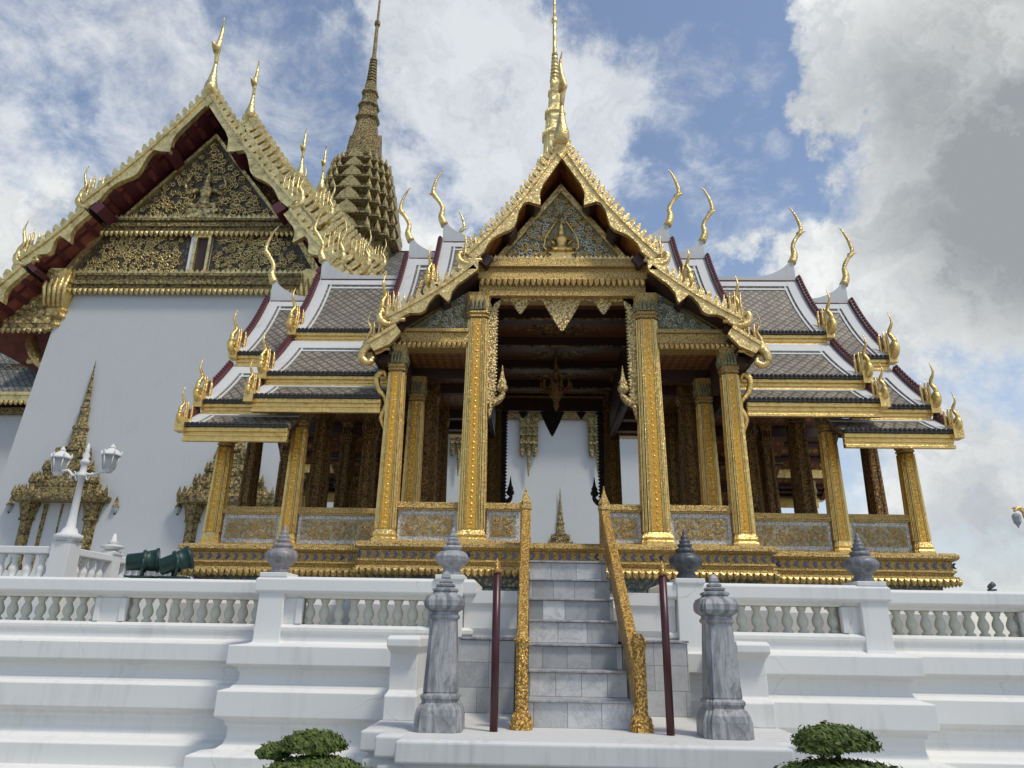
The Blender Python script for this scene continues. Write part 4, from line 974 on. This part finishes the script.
# front gable: cornice, two carved registers, beams
t = MB(); FY = HY-20.85
def fb(x0, x1, y0, y1, z0, z1, m=0): t.box(HX+x0, HX+x1, FY+y0, FY+y1, z0, z1, m)
fb(-5.15, 5.15, -.22, .3, 14.0, 14.16); fb(-5.25, 5.25, -.32, .3, 14.16, 14.3); fb(-5.15, 5.15, -.22, .3, 14.3, 14.55); fb(-5.2, 5.2, -.28, .3, 14.55, 14.66)
petals(t, (HX-5.1, FY-.18, 14.0), (HX+5.1, FY-.18, 14.0), (0, -1, 0), .26, .2, 1, .08)
leaf_row(t, (HX-5.1, FY-.2, 14.66), (HX+5.1, FY-.2, 14.66), (0, 0, 1), .2, .2, .05, 1, 0)
fb(-4.0, 4.0, -.25, .4, 16.55, 16.72); fb(-4.1, 4.1, -.35, .4, 16.72, 16.86); fb(-3.95, 3.95, -.2, .4, 16.86, 17.02); fb(-4.05, 4.05, -.3, .4, 17.02, 17.12)
petals(t, (HX-3.95, FY-.2, 16.55), (HX+3.95, FY-.2, 16.55), (0, -1, 0), .24, .2, 1, .08)
leaf_row(t, (HX-3.9, FY-.22, 17.12), (HX+3.9, FY-.22, 17.12), (0, 0, 1), .22, .2, .05, 1, 0)
t.build('cornice', ['gold_old', 'gold_hall_plain'], hall)
t = MB()
t.prism([(HX-5.0, FY, 14.6), (HX+5.0, FY, 14.6), (HX+3.7, FY, 16.6), (HX-3.7, FY, 16.6)], (0, .3, 0), 0)
scrolls(t, lambda p, q: 14.68 < q < 16.54 and abs(p) < 4.75-(q-14.6)*.66 and not (-.55 < p < .75), (-4.8, 4.8, 14.65, 16.55), 300, .38, .10, lambda p, q, n: (HX+p, FY-.04-n*.9, q), 1, 9000, .21)
for sx in (-1, 1): t.prism([(HX+sx*5.25, FY-.12, 14.66), (HX+sx*4.95, FY-.12, 14.66), (HX+sx*3.75, FY-.12, 16.6), (HX+sx*4.05, FY-.12, 16.6)], (0, .2, 0), 2)
t.build('lower_pediment', ['mirror_ground', 'gold_hall_plain', 'gold_hall_plain'], hall)
t = MB(); t.prism([(HX-3.25, FY, 17.1), (HX+3.25, FY, 17.1), (HX, FY, 21.2)], (0, .3, 0), 0)
scrolls(t, lambda p, q: 17.15 < q < 21.1-abs(p)*1.26 and not (abs(p) < .42 and q < 18.9), (-3.5, 3.5, 17.1, 21.5), 260, .55, .11, lambda p, q, n: (HX+p, FY-.05-n*.9, q), 1, 9000, .2)
for sx in (-1, 1): t.prism([(HX, FY-.14, 21.15), (HX, FY-.14, 21.36), (HX+sx*3.42, FY-.14, 17.05), (HX+sx*3.25, FY-.14, 17.05)], (0, .2, 0), 2)
# figure riding a winged bird
for r, z0, z1 in ((.75, 17.14, 17.3), (.6, 17.3, 17.45), (.7, 17.45, 17.58)): t.box(HX-r, HX+r, FY-.3, FY, z0, z1, 3)
t.loft([(.34, 17.58), (.4, 17.8), (.28, 18.05), (.22, 18.2), (.34, 18.5), (.32, 18.65), (.13, 18.75), (.18, 18.88), (.17, 19.0), (.1, 19.1), (.12, 19.16), (.05, 19.4), (.01, 19.6)], HX, FY-.1, circ(10), 3, .8, .5, True)
for sx in (-1, 1):
    t.sweep([(HX+sx*.3, FY-.15, 18.55), (HX+sx*.7, FY-.2, 18.35), (HX+sx*.85, FY-.2, 18.8), (HX+sx*.6, FY-.2, 19.3)], [.1, .1, .08, .02], 6, 3)
    t.sweep([(HX+sx*.2, FY-.15, 17.7), (HX+sx*.55, FY-.25, 17.8), (HX+sx*.5, FY-.2, 17.5)], [.13, .12, .08], 6, 3)
t.build('upper_pediment', ['mirror_ground', 'gold_hall_plain', 'gold_hall_plain', 'gold_hall'], hall)
t = MB(); t.box(HX-.2, HX+.62, FY-.03, FY+.02, 14.68, 16.5, 0); t.box(HX-.2, HX-.05, FY-.16, FY-.03, 14.68, 16.5, 0)
t.box(HX-.05, HX+.62, FY-.20, FY-.06, 16.3, 16.5, 1); t.box(HX-.05, HX+.06, FY-.20, FY-.06, 14.68, 16.3, 1); t.box(HX+.51, HX+.62, FY-.20, FY-.06, 14.68, 16.3, 1); t.box(HX+.06, HX+.51, FY-.06, FY-.03, 14.7, 16.3, 2)
t.build('gable_window', ['white_plaster', 'gold_hall_plain', 'dark_wood'], hall)
for sx in (-1, 1):
    t = MB(); x = HX+sx*5.0
    t.loft([(.12, 12.35), (.30, 12.5), (.26, 12.75), (.40, 12.85), (.36, 13.0), (.42, 13.1), (.36, 13.2), (.46, 13.6), (.62, 14.5), (.66, 14.7)], x, FY+.1, RED)
    for k in range(5): t.sweep([(x-.36+.18*k, FY-.34, 13.2), (x-.4+.2*k, FY-.5, 13.9), (x-.46+.23*k, FY-.42, 14.6)], [.07, .09, .03], 5)
    t.build('corner_capital', 'gold_hall_plain', hall)
    t = MB()   # curled bracket under the side eave
    for ya in (1.6, 5.2):
        t = MB(); c = curve([(5.35, 9.4), (5.55, 10.1), (5.45, 10.8), (5.9, 11.3), (6.4, 11.6), (6.9, 12.3), (7.1, 12.9)], 24)
        t.sweep([(HX+sx*p.x, FY+ya, p.y) for p in c], [interp([(0, .05), (.3, .22), (.6, .2), (.85, .26), (1, .15)], i/24) for i in range(25)], 7)
        for k in (6, 12, 17): p = c[k]; t.sweep([(HX+sx*p.x, FY+ya, p.y), (HX+sx*(p.x+.35), FY+ya, p.y-.1), (HX+sx*(p.x+.4), FY+ya, p.y+.25)], [.14, .12, .02], 6)
        t.build('eave_bracket', 'gold_hall_plain', hall)
    t = MB()   # short side eaves seen beside the gable wall
    t.box(HX+sx*5.0, HX+sx*6.4, FY-.3, FY+.1, 12.5, 12.75); t.box(HX+sx*5.0, HX+sx*6.9, FY-.2, FY+.1, 12.3, 12.5)
    petals(t, (HX+sx*5.05, FY-.2, 12.3), (HX+sx*6.9, FY-.2, 12.3), (0, -1, 0), .22, .2, 0, .06)
    t.prism([(HX+sx*5.1, FY, 12.75), (HX+sx*7.6, FY, 12.6), (HX+sx*5.1, FY, 14.5)], (0, .2, 0)); t.build('side_pediment', 'gold_hall', hall)
    for wx in (2.9, ): hall_window(HX+sx*wx, FY-.25, 3.3, 1.0)
for x, s in ((1.26, .78), (-4.05, .78), (-9.6, .78), (-24.0, .78)): hall_window(x, HY-5.35, 3.5, s)
def wall_bracket(x, y, z):
    t = MB()
    for u, h in ((-.36, 2.3), (0, 2.1), (.36, 2.3)): t.loft([(.10, z-h), (.16, z-h+.3), (.19, z-.2), (.26, z)], x+u, y, RED, 0, 1, .8)
    t.loft([(.03, z-3.5), (.08, z-2.9), (.12, z-2.0)], x, y-.1, circ(8), 0)
    for k in range(3): t.box(x-.55+.03*k, x+.55-.03*k, y-.24, y+.1, z-.6-.5*k, z-.45-.5*k)
    t.loft([(.16, z), (.1, z+.3), (.04, z+.9)], x, y-.1, circ(6))
    t.build('wall_bracket', 'gold_old', hall)
for x in (-23.0, -20.6, -9.0, -4.6, -.55, 3.45): wall_bracket(x, HY-5.3, 13.6)
t = MB(); t.box(HX-20.5, HX+20.5, HY-5.3, HY-4.9, 13.6, 14.0); t.build('side_cornice', 'gold_old', hall)
# the tiered spire
t = MB(); z = 27.5; r = 4.55; prof = []
lv = [(27.5, 3.15), (28.8, 3.0), (30.0, 2.82), (31.2, 2.62), (32.3, 2.42), (33.3, 2.22), (34.2, 2.02), (35.1, 1.85)]
for (z, r), (z2, r2) in zip(lv, lv[1:]):
    h = z2-z
    prof += [(r*.84, z), (r*.96, z+.10*h), (r*1.06, z+.2*h), (r*1.06, z+.3*h), (r*.95, z+.36*h), (r*.84, z+.42*h), (r*.80, z+.9*h)]
    for i in range(28):
        a, b = RED[i]
        t.loft([(.13, z+.3*h), (.17, z+.42*h), (.015, z+.95*h)], (HX+.35)+a*r*1.0, HY+b*r*1.0, circ(5), 1)
    for k in range(4):
        c, q = [(0, -1), (1, 0), (0, 1), (-1, 0)][k]; rr = r*1.02
        t.prism([((HX+.35)+c*rr-q*rr*u, HY+q*rr+c*rr*u, z+.3*h+v*h*.75) for u, v in ((-.3, 0), (.3, 0), (.2, .5), (0, 1.1), (-.2, .5))], (c*.12, q*.12, 0), 1)
prof += [(1.7, 35.1)]
t.loft(prof, (HX+.35), HY, RED)
t.loft([(1.55, 35.1), (1.6, 35.4), (1.30, 35.6), (1.22, 36.0), (.72, 39.2), (.88, 39.35), (.88, 39.55), (.72, 39.75), (.66, 40.5), (.8, 40.6), (.74, 40.8), (.58, 40.9), (.52, 41.8), (.64, 41.9), (.6, 42.1), (.46, 42.2), (.40, 42.9)], (HX+.35), HY, RED)
for k in range(4):
    c, q = [(0, -1), (1, 0), (0, 1), (-1, 0)][k]
    t.prism([((HX+.35)+c*1.25-q*.95*u, HY+q*1.25+c*.95*u, 35.5+2.4*v) for u, v in ((-.55, 0), (.55, 0), (.5, .45), (0, 1.05), (-.5, .45))], (-c*.5, -q*.5, 0))
ring = []; zz = 42.9; rr = .42
for k in range(9): ring += [(rr, zz), (rr*1.04, zz+.13), (rr*.74, zz+.2), (rr*.72, zz+.29)]; zz += .30; rr *= .955
ring += [(rr*.62, zz), (rr*.5, zz+3.4), (rr*.9, zz+3.5), (rr*.85, zz+3.8), (rr*.4, zz+3.9), (rr*.32, zz+6), (.01, zz+9)]
t.loft(ring, (HX+.35), HY, circ(12))
t.build('spire', ['gold_old', 'gold_dim'], hall)
t = MB(); t.loft([(2.8, 18), (2.8, 27.5)], (HX+.35), HY, RED); t.build('spire_base', 'gold_old', hall)

lab = {-4.75: 'gold wall lantern at the far left edge of the white hall wall', -1.0: 'gold wall lantern right of the left gilded window on the hall', 1.2: 'gold wall lantern on the hall just left of the pavilion corner'}
for u, lb in lab.items():
    x, y, z = HX+u, FY-.32, 5.4
    l_ = thing('wall_lantern', lb, 'wall lamp', (x, y+.2, z), 'lanterns on the hall wall')
    MB().sweep([(x, y+.32, z-.1), (x, y+.1, z-.16), (x, y, z-.08)], [.04, .03, .035], 6).build('bracket', 'gold_old', l_)
    MB().loft([(.04, z-.08), (.09, z-.01), (.11, z+.13), (.04, z+.18)], x, y, circ(6), 0).build('glass', 'lantern_glass', l_)
    MB().loft([(.13, z+.13), (.10, z+.2), (.05, z+.26), (.06, z+.32), (.01, z+.5)], x, y, circ(6)).build('cap', 'gold_old', l_)

# ================================================================== white balustrade and lamp at the left
ba = thing('white_balustrade', 'white balustrade with turned balusters turning a corner under the lamp post', 'balustrade', (-8.2, 12, 1.58))
t = MB(); t.box(-16, -8.15, 11.85, 12.15, 1.58, 2.32); t.box(-8.35, -8.05, 12.15, 17, 1.58, 2.32); t.build('base', 'white_plaster', ba)
t = MB(); t.box(-16, -8.3, 11.88, 12.12, 2.74, 2.86); t.box(-8.32, -8.08, 12.2, 17, 2.74, 2.86); t.build('handrail', 'white_paint', ba, bevel=.015)
BB = [(.07, 2.32), (.07, 2.36), (.045, 2.38), (.075, 2.46), (.07, 2.52), (.04, 2.60), (.055, 2.63), (.05, 2.67), (.075, 2.70), (.07, 2.74)]
for i in range(16): MB().loft(BB, -8.55-.235*i, 12, circ(10), smooth=True).build('baluster', 'white_paint', ba)
for i in range(18): MB().loft(BB, -8.2, 12.35+.235*i, circ(10), smooth=True).build('baluster', 'white_paint', ba)
t = MB().loft([(1.0, 2.32), (1.0, 2.86), (1.15, 2.88), (1.15, 2.92), (.6, 2.95)], -8.2, 13.35, SQ, sx=.13, sy=.13)
t.loft([(.08, 2.95), (.2, 3.0), (.21, 3.03), (.07, 3.07), (.1, 3.09), (.05, 3.13), (.02, 3.26)], -8.2, 13.35, circ(12), smooth=True); t.build('newel', 'white_paint', ba)
t = MB().loft([(1.0, 2.32), (1.0, 2.92), (1.1, 2.94)], -8.2, 12, SQ, sx=.16, sy=.16); t.build('newel', 'white_paint', ba, bevel=.01)
lp = thing('lamp_post', 'white cast lamp post carrying two lanterns before the hall wall', 'lamp post', (-8.2, 12, 2.94))
t = MB().loft([(.15, 2.94), (.22, 3.0), (.22, 3.06), (.13, 3.1), (.11, 3.16), (.075, 3.2), (.062, 3.4), (.048, 4.05), (.08, 4.07), (.08, 4.1), (.055, 4.13), (.05, 4.28), (.075, 4.30), (.075, 4.34), (.045, 4.38), (.06, 4.44), (.03, 4.5), (.04, 4.53), (.008, 4.66)], -8.2, 12, circ(12), smooth=True)
t.build('pole', 'white_paint', lp)
t = MB()
for sx in (-1, 1):
    c = curve([(.05, 4.15), (.16, 4.08), (.26, 4.17), (.38, 4.14), (.44, 4.09)] if sx < 0 else [(.05, 4.12), (.18, 4.10), (.30, 4.14), (.40, 4.16), (.44, 4.15)], 14)
    t.sweep([(-8.2+sx*p.x, 12, p.y) for p in c], [.022]*15, 6)
    t.sweep([(-8.2+sx*p.x*.5, 12, p.y-.06+.05*math.sin(i)) for i, p in enumerate(c)], [.012]*15, 5)
t.build('arm', 'white_paint', lp)
for sx in (-1, 1):
    x = -8.2+sx*.44; z = 4.10 if sx < 0 else 4.16
    l_ = MB().loft([(.085, z+.03), (.14, z+.28)], x, 12, circ(6, .3), 0).build('lantern', 'lantern_glass', lp)
    t = MB().loft([(.03, z-.03), (.06, z-.02), (.09, z+.03)], x, 12, circ(6, .3)); t.loft([(.165, z+.28), (.17, z+.30), (.10, z+.38), (.04, z+.41), (.05, z+.43), (.006, z+.50)], x, 12, circ(6, .3))
    for i in range(6):
        a, b = circ(6, .3)[i]; t.sweep([(x+a*.09, 12+b*.09, z+.03), (x+a*.147, 12+b*.147, z+.285)], [.011, .011], 4); t.loft([(.014, z+.29), (.02, z+.33), (.003, z+.38)], x+a*.16, 12+b*.16, circ(5))
    t.build('lantern_frame', 'white_paint', l_)

# ================================================================== floodlights
def floodlight(x, y, z, ax, s, label, nm='floodlight'):
    f = thing(nm, label, 'floodlight', (x, y, z), 'green floodlights on the terrace wall')
    d = Vector(ax).normalized(); c = Vector((x, y, z+.20*s))
    MB().box(x-.17*s, x+.17*s, y-.10*s, y+.10*s, z, z+.022*s).build('base_plate', 'green_metal', f, bevel=.004)
    t = MB(); n_ = d.cross(Vector((0, 0, 1))).normalized()
    for sg in (-1, 1): t.sweep([tuple(Vector((x, y, z+.02*s))+n_*sg*.10*s), tuple(c+n_*sg*.145*s-Vector((0, 0, .05*s))), tuple(c+n_*sg*.145*s+Vector((0, 0, .02*s)))], [.018*s]*3, 6)
    t.build('yoke', 'green_metal', f)
    t = MB(); pth = [(-.20, .075), (-.19, .10), (-.02, .11), (-.01, .135), (.02, .14), (.03, .12), (.13, .135), (.135, .15), (.17, .15), (.17, .13)]
    t.sweep([tuple(c+d*a*s) for a, r in pth], [r*s for a, r in pth], 18)
    b = t.build('housing', 'green_metal', f)
    MB().sweep([tuple(c+d*.171*s), tuple(c+d*.176*s)], [.125*s, .12*s], 18).build('lens', 'lens_glass', b)
floodlight(-4.80, 8.22, 2.142, (.88, .40, .12), .92, 'dark green floodlight on the wall top pointing away, left of the pair')
floodlight(-4.44, 8.24, 2.142, (.74, .50, .40), .92, 'dark green floodlight tipped over beside the pavilion base, right of the pair')
x, y = 4.66, 8.2
f = thing('small_spotlight', 'tiny dark spotlight on the far right of the white wall', 'spotlight', (x, y, 2.14))
MB().box(x-.035, x+.035, y-.03, y+.03, 2.14, 2.16).build('base', 'dark_stone', f)
MB().sweep([(x-.03, y, 2.17), (x+.0, y, 2.195), (x+.03, y, 2.215)], [.022, .028, .03], 10).build('housing', 'dark_stone', f)

# gilded street lamp at the right edge
x, y = 13.62, 20.0
s_ = thing('street_lamp', 'gilded lamp arm with a hanging lantern at the right edge', 'street lamp', (x, y, 1.58))
MB().loft([(.22, 1.58), (.22, 1.9), (.12, 2.0), (.08, 2.3), (.065, 4.6), (.12, 4.7), (.14, 4.8), (.08, 4.9), (.1, 5.2), (.02, 5.6)], x, y, circ(12), smooth=True).build('pole', 'dark_stone', s_)
t = MB()
for sx in (-1, 1):
    c = curve([(0, 4.75), (.22, 4.80), (.40, 4.98), (.50, 5.08), (.64, 5.06), (.66, 5.0)], 16); t.sweep([(x+sx*p.x, y, p.y) for p in c], [.07-.045*i/16 for i in range(17)], 6)
    c = curve([(.15, 4.72), (.36, 4.80), (.42, 4.95), (.36, 5.02)], 10); t.sweep([(x+sx*p.x, y, p.y) for p in c], [.07-.04*i/10 for i in range(11)], 6)
    t.sweep([(x+sx*.35, y, 5.02), (x+sx*.5, y, 5.12), (x+sx*.72, y, 5.10)], [.03, .06, .012], 6)
t.build('arm', 'gold_light', s_)
for sx in (-1, 1):
    MB().loft([(.015, 4.98), (.09, 4.94), (.12, 4.88), (.10, 4.72), (.03, 4.62), (.01, 4.56)], x+sx*.64, y, circ(8)).build('lantern', 'lantern_glass', s_)

# ================================================================== clipped trees
def bonsai(x, y, pads, label):
    b = thing('clipped_tree', label, 'topiary tree', (x, y, 0), 'cloud pruned trees below the terrace')
    t = MB(); t.sweep([(x, y, 0), (x+.06, y, .3), (x-.03, y+.03, .6), (x+.02, y, .82)], [.07, .055, .045, .03], 8)
    for (cx, cy, cz, rx, ry, rz) in pads: t.sweep([(x, y, .7), ((x+cx)/2, (y+cy)/2, (cz+.72)/2-.02), (cx, cy, cz-rz*.3)], [.03, .024, .012], 6)
    t.build('trunk', 'bark', b)
    rnd = random.Random(int(x*100)+500); m_ = MB()
    for (cx, cy, cz, rx, ry, rz) in pads:
        cl = [(rnd.uniform(-1, 1), rnd.uniform(-1, 1), rnd.uniform(-.4, 1)) for _ in range(14)]
        for i in range(int(11000*rx*ry/.06)):
            while True:
                u = Vector((rnd.gauss(0, 1), rnd.gauss(0, 1), rnd.gauss(0, 1)))
                if u.length > .01: break
            u.normalize()
            if u.z < -.25: u.z *= .35
            lump = 1 + .16*math.sin(u.x*7+cx*9)*math.sin(u.y*8+1)*math.cos(u.z*6+cz*3) + .10*rnd.random()
            rad = lump*(1 - .38*rnd.random()**2)*(1.16 if rnd.random() < .05 else 1)
            p = Vector((cx+u.x*rx*rad, cy+u.y*ry*rad, cz+u.z*rz*rad))
            nrm = (u + Vector((rnd.gauss(0, .5), rnd.gauss(0, .5), rnd.gauss(0, .5)+.3))).normalized()
            a = nrm.cross(Vector((rnd.random(), rnd.random(), rnd.random()))).normalized(); c = nrm.cross(a); s = rnd.uniform(.006, .015)
            m_.add([tuple(p-a*s*1.5), tuple(p+c*s*.7), tuple(p+a*s*1.5+nrm*s*.6), tuple(p-c*s*.7)], [(0, 1, 2, 3)])
    m_.build('foliage', 'foliage', b)
bonsai(-1.66, 4.55, [(-1.64, 4.55, .985, .165, .15, .075), (-1.88, 4.6, .935, .085, .10, .05), (-1.60, 4.5, .85, .25, .20, .085), (-1.80, 4.5, .80, .14, .15, .07)], 'cloud pruned small tree at the bottom left before the wall')
bonsai(1.40, 4.55, [(1.36, 4.55, 1.06, .20, .17, .085), (1.25, 4.5, 1.03, .10, .10, .05), (1.36, 4.5, .88, .33, .22, .09), (1.1, 4.55, .82, .12, .12, .07)], 'cloud pruned small tree at the bottom right before the wall')
